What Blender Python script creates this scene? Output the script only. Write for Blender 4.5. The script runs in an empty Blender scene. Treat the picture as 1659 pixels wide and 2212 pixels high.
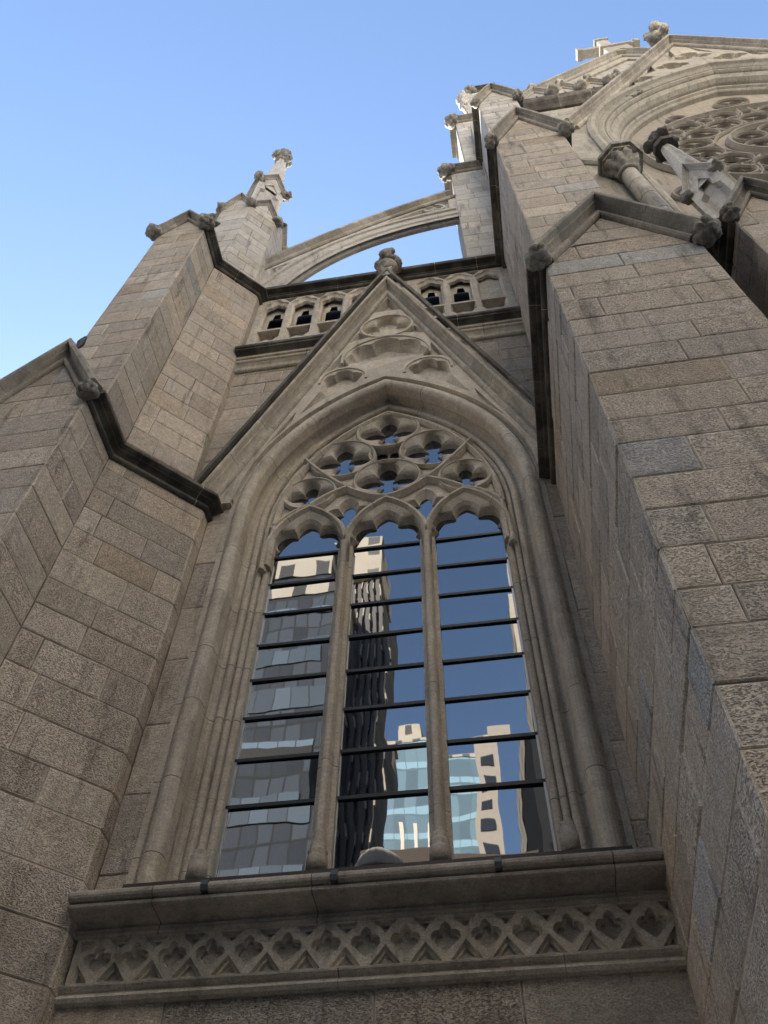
import bpy, bmesh, math, random
from mathutils import Vector, Matrix, noise
from mathutils.geometry import delaunay_2d_cdt

# ------------------------------------------------------------------ camera, world, sun, exposure
SC = bpy.context.scene
COL = SC.collection
rad = math.radians

def setup():
    pitch, yaw, roll = rad(54.3693), rad(10.1066), rad(1.4109)
    cy_, sy_ = math.cos(yaw), math.sin(yaw)
    fwd = Vector((-sy_ * math.cos(pitch), cy_ * math.cos(pitch), math.sin(pitch)))
    r0 = Vector((cy_, sy_, 0)); u0 = r0.cross(fwd)
    right = r0 * math.cos(roll) + u0 * math.sin(roll)
    up = -r0 * math.sin(roll) + u0 * math.cos(roll)
    cam = bpy.data.cameras.new('camera')
    co = bpy.data.objects.new('camera', cam); COL.objects.link(co)
    M = Matrix((right, up, -fwd)).transposed().to_4x4()
    M.translation = Vector((0, 0, 1.6))
    co.matrix_world = M
    cam.sensor_fit = 'VERTICAL'; cam.sensor_height = 36.0
    cam.lens = 1838.47 / 2212 * 36.0
    cam.clip_start = 0.1; cam.clip_end = 2000
    SC.camera = co
    w = bpy.data.worlds.new('World'); SC.world = w; w.use_nodes = True
    nt = w.node_tree; nt.nodes.clear()
    out = nt.nodes.new('ShaderNodeOutputWorld'); bg = nt.nodes.new('ShaderNodeBackground')
    sky = nt.nodes.new('ShaderNodeTexSky'); sky.sky_type = 'NISHITA'; sky.sun_disc = False
    SUN = Vector((-0.34, 0.82, 0.47)).normalized()          # direction towards the sun: behind the church, to the left
    el = math.asin(SUN.z); az = math.atan2(SUN.x, SUN.y)
    sky.sun_elevation = el; sky.sun_rotation = az
    sky.air_density = 1.0; sky.dust_density = 0.6; sky.ozone_density = 2.2
    bg.inputs['Strength'].default_value = 0.105
    nt.links.new(sky.outputs[0], bg.inputs[0]); nt.links.new(bg.outputs[0], out.inputs[0])
    sl = bpy.data.lights.new('sun', 'SUN'); sl.energy = 5.0; sl.angle = rad(0.5); sl.color = (1, .93, .83)
    so = bpy.data.objects.new('sun', sl); COL.objects.link(so)
    so.rotation_euler = (-SUN).to_track_quat('-Z', 'Y').to_euler()
    so.location = SUN * 100
    vs = SC.view_settings; vs.view_transform = 'Standard'; vs.look = 'None'; vs.gamma = 1; vs.exposure = EXPO
    SC.cycles.use_denoising = True
    SC.cycles.max_bounces = 8

EXPO = 2.02
setup()
RND = random.Random(7)
X_, Y_, Z_ = Vector((1, 0, 0)), Vector((0, 1, 0)), Vector((0, 0, 1))

# ------------------------------------------------------------------ materials
def new_mat(name):
    m = bpy.data.materials.new(name); m.use_nodes = True
    nt = m.node_tree; nt.nodes.clear()
    o = nt.nodes.new('ShaderNodeOutputMaterial'); b = nt.nodes.new('ShaderNodeBsdfPrincipled')
    nt.links.new(b.outputs[0], o.inputs[0])
    return m, nt, b

class NT:
    """tiny node builder"""
    def __init__(s, nt): s.nt = nt
    def n(s, t, **k):
        x = s.nt.nodes.new(t)
        for a, b in k.items(): setattr(x, a, b)
        return x
    def l(s, a, b): s.nt.links.new(a, b)
    def math(s, op, a, b=None, c=None, clamp=False):
        x = s.n('ShaderNodeMath', operation=op); x.use_clamp = clamp
        for i, q in enumerate((a, b, c)):
            if q is None: continue
            if isinstance(q, (int, float)): x.inputs[i].default_value = q
            else: s.l(q, x.inputs[i])
        return x.outputs[0]
    def mix(s, f, a, b, blend='MIX'):
        x = s.n('ShaderNodeMix', data_type='RGBA', blend_type=blend); x.clamp_factor = True
        for i, q in ((0, f), (6, a), (7, b)):
            if isinstance(q, (int, float)): x.inputs[i].default_value = q
            elif isinstance(q, tuple): x.inputs[i].default_value = (*q, 1)
            else: s.l(q, x.inputs[i])
        return x.outputs[2]
    def noise(s, vec, scale, detail=3, rough=.55):
        x = s.n('ShaderNodeTexNoise'); x.inputs['Scale'].default_value = scale
        x.inputs['Detail'].default_value = detail; x.inputs['Roughness'].default_value = rough
        if vec: s.l(vec, x.inputs['Vector'])
        return x.outputs['Fac']
    def ramp(s, f, lo, hi):
        x = s.n('ShaderNodeMapRange'); x.interpolation_type = 'SMOOTHSTEP'
        x.inputs['From Min'].default_value = lo; x.inputs['From Max'].default_value = hi
        s.l(f, x.inputs['Value']); return x.outputs['Result']

def stone(name, a, b, c, soot=0.0, sscale=2.3, pit=1.0, grain=.5, stain=.35, var=.5):
    """granite or marble: per-block tone and hue come from the block attribute, pits only on the rough block middles"""
    m, nt, bs = new_mat(name); k = NT(nt)
    at = k.n('ShaderNodeAttribute', attribute_name='blk'); sep = k.n('ShaderNodeSeparateColor')
    k.l(at.outputs['Color'], sep.inputs[0]); tone, hue, rough = sep.outputs[0], sep.outputs[1], sep.outputs[2]
    special = at.outputs['Alpha']
    pos = k.n('ShaderNodeNewGeometry').outputs['Position']
    off = k.n('ShaderNodeVectorMath', operation='MULTIPLY_ADD'); k.l(at.outputs['Color'], off.inputs[0]); off.inputs[1].default_value = (37, 53, 0); k.l(pos, off.inputs[2])
    st = k.n('ShaderNodeMapping'); st.inputs['Scale'].default_value = (1, 1, 1.9); k.l(off.outputs[0], st.inputs[0]); sp = st.outputs[0]
    vs = k.n('ShaderNodeMapping'); vs.inputs['Scale'].default_value = (1.6, 1.6, .22); k.l(pos, vs.inputs[0]); streak = vs.outputs[0]
    colr = k.mix(hue, a, b)
    colr = k.mix(k.math('MULTIPLY', k.ramp(tone, .86, .97), .8), colr, c)
    colr = k.mix(k.math('SUBTRACT', 1.0, k.math('ABSOLUTE', k.math('SUBTRACT', special, 1.0)), clamp=True), colr, (.49, .48, .462))
    br = k.math('ADD', 1.0 - var * .5, k.math('MULTIPLY', k.math('FRACT', k.math('MULTIPLY', tone, 7.31)), var))
    nm = k.ramp(k.noise(sp, 13, 4, .7), .25, .75); n1 = k.noise(pos, 5.5, 4); n2 = k.noise(sp, 48, 3, .7); n3 = k.noise(pos, 170, 2, .6); n0 = k.noise(pos, .8, 4)
    nst = k.noise(streak, 3.2, 5, .65)
    br = k.math('MULTIPLY', br, k.math('ADD', .72, k.math('MULTIPLY', n1, .56)))
    br = k.math('MULTIPLY', br, k.math('ADD', 1 - .30 * grain, k.math('MULTIPLY', nm, .60 * grain)))
    br = k.math('MULTIPLY', br, k.math('ADD', 1 - .5 * grain, k.math('MULTIPLY', k.ramp(n2, .25, .75), grain)))
    br = k.math('MULTIPLY', br, k.math('ADD', 1 - .4 * grain, k.math('MULTIPLY', n3, grain * .8)))
    br = k.math('MULTIPLY', br, k.math('SUBTRACT', 1.0, k.math('MULTIPLY', k.ramp(nst, .52, .75), stain)))
    cmb = k.n('ShaderNodeCombineColor')
    for i in range(3): k.l(br, cmb.inputs[i])
    colr = k.mix(1.0, colr, cmb.outputs[0], 'MULTIPLY')
    colr = k.mix(k.math('MULTIPLY', k.ramp(n0, .45, .7), .22), colr, (.30, .26, .19))
    if soot:
        colr = k.mix(k.math('MULTIPLY', k.ramp(k.noise(pos, sscale, 5), .34, .62), soot), colr, (.045, .042, .038))
    colr = k.mix(k.math('SUBTRACT', special, 1.0, clamp=True), colr, k.mix(k.ramp(k.noise(pos, 1.7, 3), .42, .6), (.13, .11, .09), (.40, .365, .315)))
    pits = k.ramp(k.noise(sp, 40, 2, .6), .33, .52)
    colr = k.mix(k.math('MULTIPLY', k.math('MULTIPLY', k.math('SUBTRACT', 1.0, pits), rough), .38 * pit, clamp=True), colr, (.15, .12, .09))
    k.l(colr, bs.inputs['Base Color'])
    bs.inputs['Roughness'].default_value = .88; bs.inputs['Specular IOR Level'].default_value = .25
    h = k.math('ADD', k.math('MULTIPLY', k.math('MULTIPLY', pits, rough), .016 * pit), k.math('MULTIPLY', n3, .0022))
    h = k.math('ADD', h, k.math('MULTIPLY', n1, .006))
    bu = k.n('ShaderNodeBump'); bu.inputs['Strength'].default_value = 1.0; bu.inputs['Distance'].default_value = 1.0
    k.l(h, bu.inputs['Height']); k.l(bu.outputs[0], bs.inputs['Normal'])
    return m

def plain(name, colr, rough=.6, metal=0., nscale=6, namt=.3, bump=0., spec=.5):
    m, nt, bs = new_mat(name); k = NT(nt)
    pos = k.n('ShaderNodeNewGeometry').outputs['Position']
    n1 = k.noise(pos, nscale, 4)
    cmb = k.n('ShaderNodeCombineColor'); v = k.math('ADD', 1 - namt * .5, k.math('MULTIPLY', n1, namt))
    for i in range(3): k.l(v, cmb.inputs[i])
    k.l(k.mix(1.0, colr, cmb.outputs[0], 'MULTIPLY'), bs.inputs['Base Color'])
    bs.inputs['Roughness'].default_value = rough; bs.inputs['Metallic'].default_value = metal
    bs.inputs['Specular IOR Level'].default_value = spec
    if bump:
        bu = k.n('ShaderNodeBump'); bu.inputs['Distance'].default_value = bump; k.l(n1, bu.inputs['Height'])
        k.l(bu.outputs[0], bs.inputs['Normal'])
    return m

M_GRAN = stone('granite ashlar', (.555, .48, .40), (.495, .445, .39), (.53, .44, .335), pit=1.0, grain=.66, var=.3, stain=.5)
M_DRES = stone('dressed granite moulding', (.60, .535, .45), (.55, .505, .44), (.61, .54, .43), soot=.10, pit=.5, grain=.5, var=.2, stain=.4)
M_MARB = stone('pale marble ashlar', (.48, .45, .41), (.435, .415, .39), (.47, .425, .36), pit=.4, grain=.45, var=.3, stain=.45)
M_TRAN = stone('grey transept stone', (.38, .35, .30), (.345, .325, .29), (.385, .345, .28), soot=.12, pit=.4, grain=.45, var=.25, stain=.5)
M_SOOT_SHADE = stone('soot and shade blackened stone', (.16, .145, .125), (.12, .112, .1), (.17, .15, .12), soot=.8, pit=.4, grain=.5)  # soot together with the shade of the undersides, both put into the colour
M_COPE = stone('weathered coping stone', (.38, .345, .30), (.33, .305, .27), (.40, .36, .29), soot=.3, pit=.4, grain=.5)
M_GCOP = stone('streaked gable coping', (.48, .43, .365), (.43, .395, .345), (.49, .44, .36), soot=.22, pit=.3, grain=.45, var=.25)
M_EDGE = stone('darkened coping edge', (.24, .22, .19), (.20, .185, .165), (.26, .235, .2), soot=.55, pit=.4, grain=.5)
M_CARV = stone('carved weathered stone', (.42, .39, .345), (.36, .34, .30), (.42, .385, .32), soot=.55, sscale=5., pit=.2, grain=.5)
M_ROSE = stone('shade darkened brown tracery stone', (.29, .262, .225), (.26, .238, .21), (.29, .258, .21), pit=.2, grain=.4, var=.15, stain=.5)  # brown stone, base darkened to carry the shade inside the deep arch
M_BAR = plain('black iron', (.012, .012, .014), .45)
M_LEAD = plain('dark bronze flashing', (.055, .046, .038), .55, .2, 9, .5)
M_LEADC = plain('grey lead', (.075, .08, .095), .5, .3, 12)
M_FRAME = plain('grey aluminium frame', (.33, .34, .35), .4, .6)
M_ROOF = plain('dark slate roof', (.02, .021, .023), .8)

def glass_mat():
    m, nt, bs = new_mat('storm glass'); k = NT(nt)
    pos = k.n('ShaderNodeNewGeometry').outputs['Position']
    vor = k.n('ShaderNodeTexVoronoi', feature='DISTANCE_TO_EDGE'); vor.inputs['Scale'].default_value = 5.5
    wob = k.n('ShaderNodeTexNoise'); wob.inputs['Scale'].default_value = 3; k.l(pos, wob.inputs['Vector'])
    va = k.n('ShaderNodeVectorMath', operation='MULTIPLY_ADD'); k.l(wob.outputs['Color'], va.inputs[0])
    va.inputs[1].default_value = (.5, .5, .5); k.l(pos, va.inputs[2]); k.l(va.outputs[0], vor.inputs['Vector'])
    lead = k.ramp(vor.outputs['Distance'], .012, .0)
    k.l(k.mix(k.math('MULTIPLY', lead, .7), k.mix(k.ramp(k.noise(pos, 2.2, 5, .7), .5, .8), (.008, .010, .014), (.022, .024, .027)), (.05, .054, .057)), bs.inputs['Base Color'])
    bs.inputs['Roughness'].default_value = .012
    bs.inputs['IOR'].default_value = 3.0
    w = k.math('ADD', k.noise(pos, 1.3, 1, .4), k.math('MULTIPLY', k.noise(pos, 5.0, 1, .4), .04))
    bu = k.n('ShaderNodeBump'); bu.inputs['Distance'].default_value = .0022; bu.inputs['Strength'].default_value = 1
    k.l(w, bu.inputs['Height']); k.l(bu.outputs[0], bs.inputs['Normal'])
    return m
M_GLASS = glass_mat()

# ------------------------------------------------------------------ mesh helpers
class MB:
    def __init__(s): s.v = []; s.f = []; s.c = []; s.sm = []
    def add(s, vs, fs, col=(.5, .5, .2, 0), smooth=False):
        o = len(s.v); s.v.extend(tuple(p) for p in vs)
        for i, f in enumerate(fs):
            s.f.append(tuple(o + q for q in f)); s.c.append(col[i] if isinstance(col, list) else col); s.sm.append(smooth)
    def poly(s, vs, col=(.5, .5, .2, 0), smooth=False): s.add(vs, [tuple(range(len(vs)))], col, smooth)
    def build(s, name, mat, parent=None):
        me = bpy.data.meshes.new(name); me.from_pydata(s.v, [], s.f); me.materials.append(mat)
        ca = me.color_attributes.new('blk', 'FLOAT_COLOR', 'CORNER')
        buf = []
        for p in me.polygons: buf.extend(list(s.c[p.index]) * p.loop_total)
        ca.data.foreach_set('color', buf)
        me.polygons.foreach_set('use_smooth', s.sm)
        me.validate(); me.update()
        o = bpy.data.objects.new(name, me); COL.objects.link(o)
        if parent: o.parent = parent
        return o

def rc(pit=.15, tone=None, sp=0): return (RND.random() if tone is None else tone, RND.random(), pit, sp)
MORTAR = (.3, .5, 0, 2)

def clip_half(poly, a, b):
    """keep the left of a->b"""
    out = []
    n = len(poly)
    side = lambda p: (b[0] - a[0]) * (p[1] - a[1]) - (b[1] - a[1]) * (p[0] - a[0])
    for i in range(n):
        p, q = poly[i], poly[(i + 1) % n]; sp_, sq = side(p), side(q)
        if sp_ >= 0: out.append(p)
        if (sp_ > 0 > sq) or (sp_ < 0 < sq):
            t = sp_ / (sp_ - sq); out.append((p[0] + (q[0] - p[0]) * t, p[1] + (q[1] - p[1]) * t))
    return out

def area(p): return .5 * sum(p[i][0] * p[(i + 1) % len(p)][1] - p[(i + 1) % len(p)][0] * p[i][1] for i in range(len(p)))

def inset(poly, d):
    n = len(poly); out = []
    for i in range(n):
        p0, p1, p2 = poly[i - 1], poly[i], poly[(i + 1) % n]
        e1 = Vector((p1[0] - p0[0], p1[1] - p0[1])); e2 = Vector((p2[0] - p1[0], p2[1] - p1[1]))
        if e1.length < 1e-6 or e2.length < 1e-6: return None
        e1.normalize(); e2.normalize()
        n1 = Vector((-e1.y, e1.x)); n2 = Vector((-e2.y, e2.x)); k = 1 + n1.dot(n2)
        if k < .05: return None
        o = (n1 + n2) / k * d
        out.append((p1[0] + o.x, p1[1] + o.y))
    if area(out) <= 1e-4: return None
    return out

def ins(poly, d):
    """inset that falls back to a plain shrink about the centroid"""
    q = inset(poly, d if area(poly) > 0 else -d) if area(poly) > 0 else None
    if q: return q
    cx = sum(p[0] for p in poly) / len(poly); cz = sum(p[1] for p in poly) / len(poly)
    return [(cx + (x - cx) * .8, cz + (z - cz) * .8) for x, z in poly]

def courses(z0, z1, h=.535, off=11.41):
    k = math.floor((z0 - off) / h); r = []
    while off + k * h < z1:
        j = random.Random(k * 31 + 5).uniform(-.05, .05); r.append(off + k * h + j); k += 1
    r.append(off + k * h + 1.0)
    return r

def ashlar(m, p0, nrm, poly, seed=1, h=.535, lens=(.75, 1.7), pit=1.0, joint=.005, margin=.018, relief=.004, special=None, off=11.41, grey=.012, firsts=None, wob=.004):
    """blocks with drafted margins over a convex polygon given in (s, z); s runs along Z x normal from p0"""
    N = Vector((nrm[0], nrm[1], 0)).normalized(); S = Z_.cross(N); O = Vector((p0[0], p0[1], 0))
    rd = random.Random(seed)
    P = lambda s, z, d: O + S * s + Z_ * z + N * d
    z0 = min(q[1] for q in poly); z1 = max(q[1] for q in poly); s0 = min(q[0] for q in poly); s1 = max(q[0] for q in poly)
    m.poly([P(s, z, -.014) for s, z in poly], MORTAR)
    cz = courses(z0, z1, h, off)
    for i in range(len(cz) - 1):
        za, zb = cz[i], cz[i + 1]
        if zb <= z0 or za >= z1: continue
        s = s0 - rd.uniform(0, lens[0]); f1 = [v for k_, v in (firsts or {}).items() if abs(k_ - za) < .2]
        if f1: s = s0
        while s < s1:
            L = f1.pop() if f1 else rd.uniform(*lens)
            if s1 - (s + L) < .35: L = s1 - s + .01
            r = [(s, za), (s + L, za), (s + L, zb), (s, zb)]
            s += L
            for j in range(len(poly)):
                r = clip_half(r, poly[j], poly[(j + 1) % len(poly)])
                if len(r) < 3: break
            if len(r) < 3 or area(r) < .004: continue
            q = [r[0]]
            for w in r[1:]:
                if (w[0] - q[-1][0]) ** 2 + (w[1] - q[-1][1]) ** 2 > 1e-5: q.append(w)
            if len(q) > 2 and (q[0][0] - q[-1][0]) ** 2 + (q[0][1] - q[-1][1]) ** 2 < 1e-5: q.pop()
            if len(q) < 3: continue
            jt = joint * rd.uniform(.5, 1.7); q = [(x + rd.uniform(-.004, .004), z + rd.uniform(-.006, .006)) for x, z in q]
            a = inset(q, jt); b = inset(q, jt + .010)
            if not a or not b: continue
            c = inset(q, joint + margin); d = inset(q, joint + margin + .015) if c else None
            sp = 1 if rd.random() < grey else 0
            if special and special(sum(x for x, _ in q) / len(q), sum(z for _, z in q) / len(q)): sp = 1
            t, hu = rd.random(), rd.random(); dz = rd.uniform(-wob, wob)
            pk = pit * rd.uniform(.55, 1.25)
            cm, cc = (t, hu, .12, sp), (t, hu, pk, sp)
            n = len(q); vs = [P(x, z, -.014) for x, z in a] + [P(x, z, dz) for x, z in b]
            fs = [(k, (k + 1) % n, n + (k + 1) % n, n + k) for k in range(n)]; co = [cm] * n
            if d:
                vs += [P(x, z, dz) for x, z in c] + [P(x, z, dz + relief) for x, z in d]
                for lv in (1, 2):
                    fs += [(lv * n + k, lv * n + (k + 1) % n, (lv + 1) * n + (k + 1) % n, (lv + 1) * n + k) for k in range(n)]
                    co += [cm if lv == 1 else cc] * n
                fs.append(tuple(range(3 * n, 4 * n))); co.append(cc)
            else:
                fs.append(tuple(range(n, 2 * n))); co.append((t, hu, pk * .5, sp))
            m.add(vs, fs, co)

def resample(path, closed, jl, gap=.012):
    """insert narrow joints every jl along the path; returns points and a joint flag per segment"""
    pts = list(path) + ([path[0]] if closed else [])
    out = [pts[0]]; fl = []; acc = RND.uniform(.2, .9) * jl
    for a, b in zip(pts[:-1], pts[1:]):
        L = math.dist(a, b); at = 0
        while jl and L - at > acc and acc > .03:
            t0 = (at + acc - gap / 2) / L; t1 = (at + acc + gap / 2) / L
            if t1 >= .995 or t0 <= at / L + .005: acc += .06; continue
            ip = lambda t: (a[0] + (b[0] - a[0]) * t, a[1] + (b[1] - a[1]) * t)
            out.append(ip(t0)); fl.append(0); out.append(ip(t1)); fl.append(1)
            at += acc; acc = jl * RND.uniform(.8, 1.2)
        acc -= (L - at)
        if acc < .04: acc = .3 * jl + .04
        out.append(b); fl.append(0)
    return out, fl

def sweep(m, O, A, B, N, path, prof, closed=False, jl=0, pit=.15, smooth=False, ring=True, cols=None, caps=True, gap=.012):
    """profile (u, v) swept along a path in the plane O + A x + B y; u = left of travel in the plane, v along N"""
    O, A, B, N = map(Vector, (O, A, B, N))
    path = [p for i, p in enumerate(path) if i == 0 or math.dist(p, path[i - 1]) > 1e-5]
    if closed and math.dist(path[0], path[-1]) < 1e-5: path = path[:-1]
    # directions from the original path so joints keep its mitres
    pts, fl = resample(path, closed, jl, gap) if jl else (list(path) + ([path[0]] if closed else []), [0] * (len(path) - (0 if closed else 1)))
    n = len(pts); nv = []
    for i in range(n):
        if closed and i in (0, n - 1): d1 = Vector(pts[-1]) - Vector(pts[-2]); d2 = Vector(pts[1]) - Vector(pts[0])
        else:
            d1 = Vector(pts[i]) - Vector(pts[i - 1]) if i else None
            d2 = Vector(pts[i + 1]) - Vector(pts[i]) if i < n - 1 else None
            d1 = d1 or d2; d2 = d2 or d1
        d1 = d1.normalized(); d2 = d2.normalized()
        n1 = Vector((-d1.y, d1.x)); n2 = Vector((-d2.y, d2.x)); k = max(.25, 1 + n1.dot(n2))
        nv.append((n1 + n2) / k)
    K = len(prof); vs = []
    for p, q in zip(pts, nv):
        for u, v in prof: vs.append(O + A * (p[0] + q.x * u) + B * (p[1] + q.y * u) + N * v)
    fs = []; co = []; cur = rc(pit); m2 = K if ring else K - 1
    for i in range(n - 1):
        if fl[i]: cc = MORTAR; cur = rc(pit)
        else: cc = cur
        for j in range(m2):
            fs.append((i * K + j, i * K + (j + 1) % K, (i + 1) * K + (j + 1) % K, (i + 1) * K + j)); co.append(cc)
    if caps and ring and not closed:
        fs.append(tuple(range(K))[::-1]); fs.append(tuple(range((n - 1) * K, n * K))); co += [cur, cur]
    m.add(vs, fs, co, smooth)

def box(m, lo, hi, col=(.5, .5, .15, 0)):
    x0, y0, z0 = lo; x1, y1, z1 = hi
    m.add([(x0, y0, z0), (x1, y0, z0), (x1, y1, z0), (x0, y1, z0), (x0, y0, z1), (x1, y0, z1), (x1, y1, z1), (x0, y1, z1)],
          [(0, 3, 2, 1), (4, 5, 6, 7), (0, 1, 5, 4), (1, 2, 6, 5), (2, 3, 7, 6), (3, 0, 4, 7)], col)

def prism(m, plan, z0, z1, col=(.5, .5, .15, 0)):
    n = len(plan); vs = [(x, y, z0) for x, y in plan] + [(x, y, z1) for x, y in plan]
    m.add(vs, [(i, (i + 1) % n, n + (i + 1) % n, n + i) for i in range(n)] + [tuple(range(n))[::-1], tuple(range(n, 2 * n))], col)

def inside(p, poly):
    x, y = p; r = False; n = len(poly)
    for i in range(n):
        x1, y1 = poly[i]; x2, y2 = poly[i - 1]
        if (y1 > y) != (y2 > y) and x < (x2 - x1) * (y - y1) / (y2 - y1) + x1: r = not r
    return r

def plate(m, O, A, B, N, outer, holes, v=0., col=None, jointed=None):
    """flat face with holes"""
    O, A, B, N = map(Vector, (O, A, B, N))
    vs = []; es = []
    for lp in [outer] + holes:
        o = len(vs); vs += [Vector(p) for p in lp]; es += [(o + i, o + (i + 1) % len(lp)) for i in range(len(lp))]
    V, _, F, *_r = delaunay_2d_cdt(vs, es, [], 0, 1e-5)
    keep = []; co = []
    c0 = col or rc(.2)
    for f in F:
        c = sum((V[i] for i in f), Vector((0, 0))) / len(f)
        if inside(c, outer) and not any(inside(c, h) for h in holes):
            keep.append(tuple(f)); co.append(jointed(c) if jointed else c0)
    m.add([O + A * p.x + B * p.y + N * v for p in V], keep, co)

def reveal(m, O, A, B, N, loops, closed=True, col=None, smooth=False):
    """loops: [(points, v)] with equal counts; joins them into the moulded side of an opening"""
    O, A, B, N = map(Vector, (O, A, B, N))
    K = len(loops[0][0]); vs = []
    for pts, v in loops: vs += [O + A * p[0] + B * p[1] + N * v for p in pts]
    fs = []
    for i in range(len(loops) - 1):
        for j in range(K if closed else K - 1): fs.append((i * K + j, i * K + (j + 1) % K, (i + 1) * K + (j + 1) % K, (i + 1) * K + j))
    m.add(vs, fs, col or rc(.15), smooth)

def arc(cx, cy, r, a0, a1, n=16): return [(cx + r * math.cos(rad(a0 + (a1 - a0) * i / n)), cy + r * math.sin(rad(a0 + (a1 - a0) * i / n))) for i in range(n + 1)]

def foil(cx, cy, R, lobes, d, rl, K=72, rmin=.2, a0=0, a1=360, pts=None):
    """outline of a cusped opening. lobes: angles (deg), pointed ones given as (angle, True)"""
    out = []
    for i in range(K + (0 if a1 - a0 >= 360 else 1)):
        th = a0 + (a1 - a0) * i / K; best = 0
        for lb in lobes:
            ang, ptd = lb if isinstance(lb, tuple) else (lb, False)
            def ray(ax, ay, rr):
                b = ax * math.cos(rad(th)) + ay * math.sin(rad(th)); q = rr * rr - (ax * ax + ay * ay - b * b)
                return b + math.sqrt(q) if q > 0 else 0
            ax, ay = d * math.cos(rad(ang)), d * math.sin(rad(ang))
            if ptd:
                o = rl * .45; px, py = -math.sin(rad(ang)) * o, math.cos(rad(ang)) * o
                r = min(ray(ax + px, ay + py, rl * 1.32), ray(ax - px, ay - py, rl * 1.32))
            else: r = ray(ax, ay, rl)
            best = max(best, r)
        r = R * max(best, rmin); out.append((cx + r * math.cos(rad(th)), cy + r * math.sin(rad(th))))
    return out

def pointed(cx, w, zs, a, n=14, z0=None):
    """pointed arch of half width w springing at zs, arc centres a beyond the axis; left to right over the top"""
    R = w + a; t = math.degrees(math.acos(a / R))
    L = arc(cx + a, zs, R, 180, 180 - t, n); Rr = arc(cx - a, zs, R, t, 0, n)
    p = L + Rr[1:]
    if z0 is not None: p = [(cx - w, z0)] + p + [(cx + w, z0)]
    return p

def polar(poly, like, cx, cz):
    """the points where the rays from (cx, cz) through the points of another outline leave this one"""
    out = []
    for x, z in like:
        dx, dz = x - cx, z - cz; best = 0
        for i in range(len(poly)):
            (ax, az), (bx, bz) = poly[i - 1], poly[i]
            ex, ez = bx - ax, bz - az; den = dx * ez - dz * ex
            if abs(den) < 1e-9: continue
            t = ((ax - cx) * ez - (az - cz) * ex) / den; u = ((ax - cx) * dz - (az - cz) * dx) / den
            if t > 0 and -1e-6 <= u <= 1 + 1e-6: best = max(best, t)
        out.append((cx + dx * best, cz + dz * best) if best else (x, z))
    return out

def pline(p0, p1, p2, n=10):
    """circular-ish curve through three points"""
    out = []
    for i in range(n + 1):
        t = i / n; l0 = 2 * (t - .5) * (t - 1); l1 = -4 * t * (t - 1); l2 = 2 * t * (t - .5)
        out.append((p0[0] * l0 + p1[0] * l1 + p2[0] * l2, p0[1] * l0 + p1[1] * l1 + p2[1] * l2))
    return out

def lathe(m, c, prof, n=24, col=None, lob=None, smooth=True, axis=None):
    """prof: (r, z). lob(theta, z) scales the radius"""
    vs = []; fs = []
    for r, z in prof:
        for j in range(n):
            th = 2 * math.pi * j / n; rr = r * (lob(th, z) if lob else 1)
            vs.append((c[0] + rr * math.cos(th), c[1] + rr * math.sin(th), c[2] + z))
    for i in range(len(prof) - 1):
        for j in range(n): fs.append((i * n + j, i * n + (j + 1) % n, (i + 1) * n + (j + 1) % n, (i + 1) * n + j))
    fs.append(tuple(range(n))[::-1]); fs.append(tuple(range((len(prof) - 1) * n, len(prof) * n)))
    m.add(vs, fs, col or rc(.1), smooth)

def boss(m, c, r, seed, sx=1, sy=1, sz=1, sub=4):
    """carved foliage boss: rounded leaf lobes meeting in sharp creases, each with concentric furrows"""
    bm = bmesh.new(); bmesh.ops.create_icosphere(bm, subdivisions=sub, radius=1)
    rd = random.Random(seed); lob = []
    for i in range(13):
        z = 1 - 2 * (i + .5) / 13; t = 2.4 * i + rd.uniform(-.4, .4); q = math.sqrt(1 - z * z)
        d = (Vector((q * math.cos(t), q * math.sin(t), z)) + Vector((rd.uniform(-.2, .2), rd.uniform(-.2, .2), rd.uniform(-.2, .2)))).normalized(); lob.append((d, rd.uniform(.45, .72), rd.uniform(.8, 1.25)))
    vs = []
    for v in bm.verts:
        d = v.co.normalized(); best = 0
        for ld, w, a in lob:
            an = math.acos(max(-1, min(1, d.dot(ld)))) / w
            if an < 1: best = max(best, a * (math.sqrt(1 - an * an) * .42 + .06 * math.cos(an * 15)))
        q = .66 + best + .06 * noise.noise(d * 7 + Vector((0, seed, 0)))
        vs.append((c[0] + d.x * q * r * sx, c[1] + d.y * q * r * sy, c[2] + d.z * q * r * sz))
    fs = [tuple(v.index for v in f.verts) for f in bm.faces]; bm.free()
    m.add(vs, fs, rc(.1), True)

def part(name, fn, mat, parent, label=None):
    m = MB(); fn(m); o = m.build(name, mat, parent)
    if label: o['label'] = label
    return o

def tag(o, label=None, cat=None, group=None, kind=None):
    for k, v in (('label', label), ('category', cat), ('group', group), ('kind', kind)):
        if v: o[k] = v
    return o

# ------------------------------------------------------------------ moulding profiles
def cope_prof(k=1., back=.5):
    """lower roll, deep hollow, boldly projecting slab with a thin face: (u outwards in the wall plane, v proud of the wall)"""
    p = [(0, -.03), (0, .03), (.012, .075), (.045, .115), (.085, .125), (.12, .11), (.14, .07), (.145, .03), (.165, .015), (.20, .02), (.24, .05), (.275, .11), (.29, .16), (.30, .20),
         (.325, .21), (.345, .33), (.36, .36), (.45, .36), (.48, .33), (.56, .05), (.56, -back), (0, -back)]
    return [(u * k, (v * k if v > -.2 else v)) for u, v in p]
def flip(p): return [(v, u) for u, v in p]

def hstring(m, path, z, k=1., back=.3, jl=1.3):
    """string course on plan path (outward on the left of travel), its roll bottom at z"""
    sweep(m, (0, 0, z), X_, Y_, Z_, path, [(max(v, -back) if v < 0 else v, u) for u, v in cope_prof(k, back)], jl=jl, pit=.1)

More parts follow.
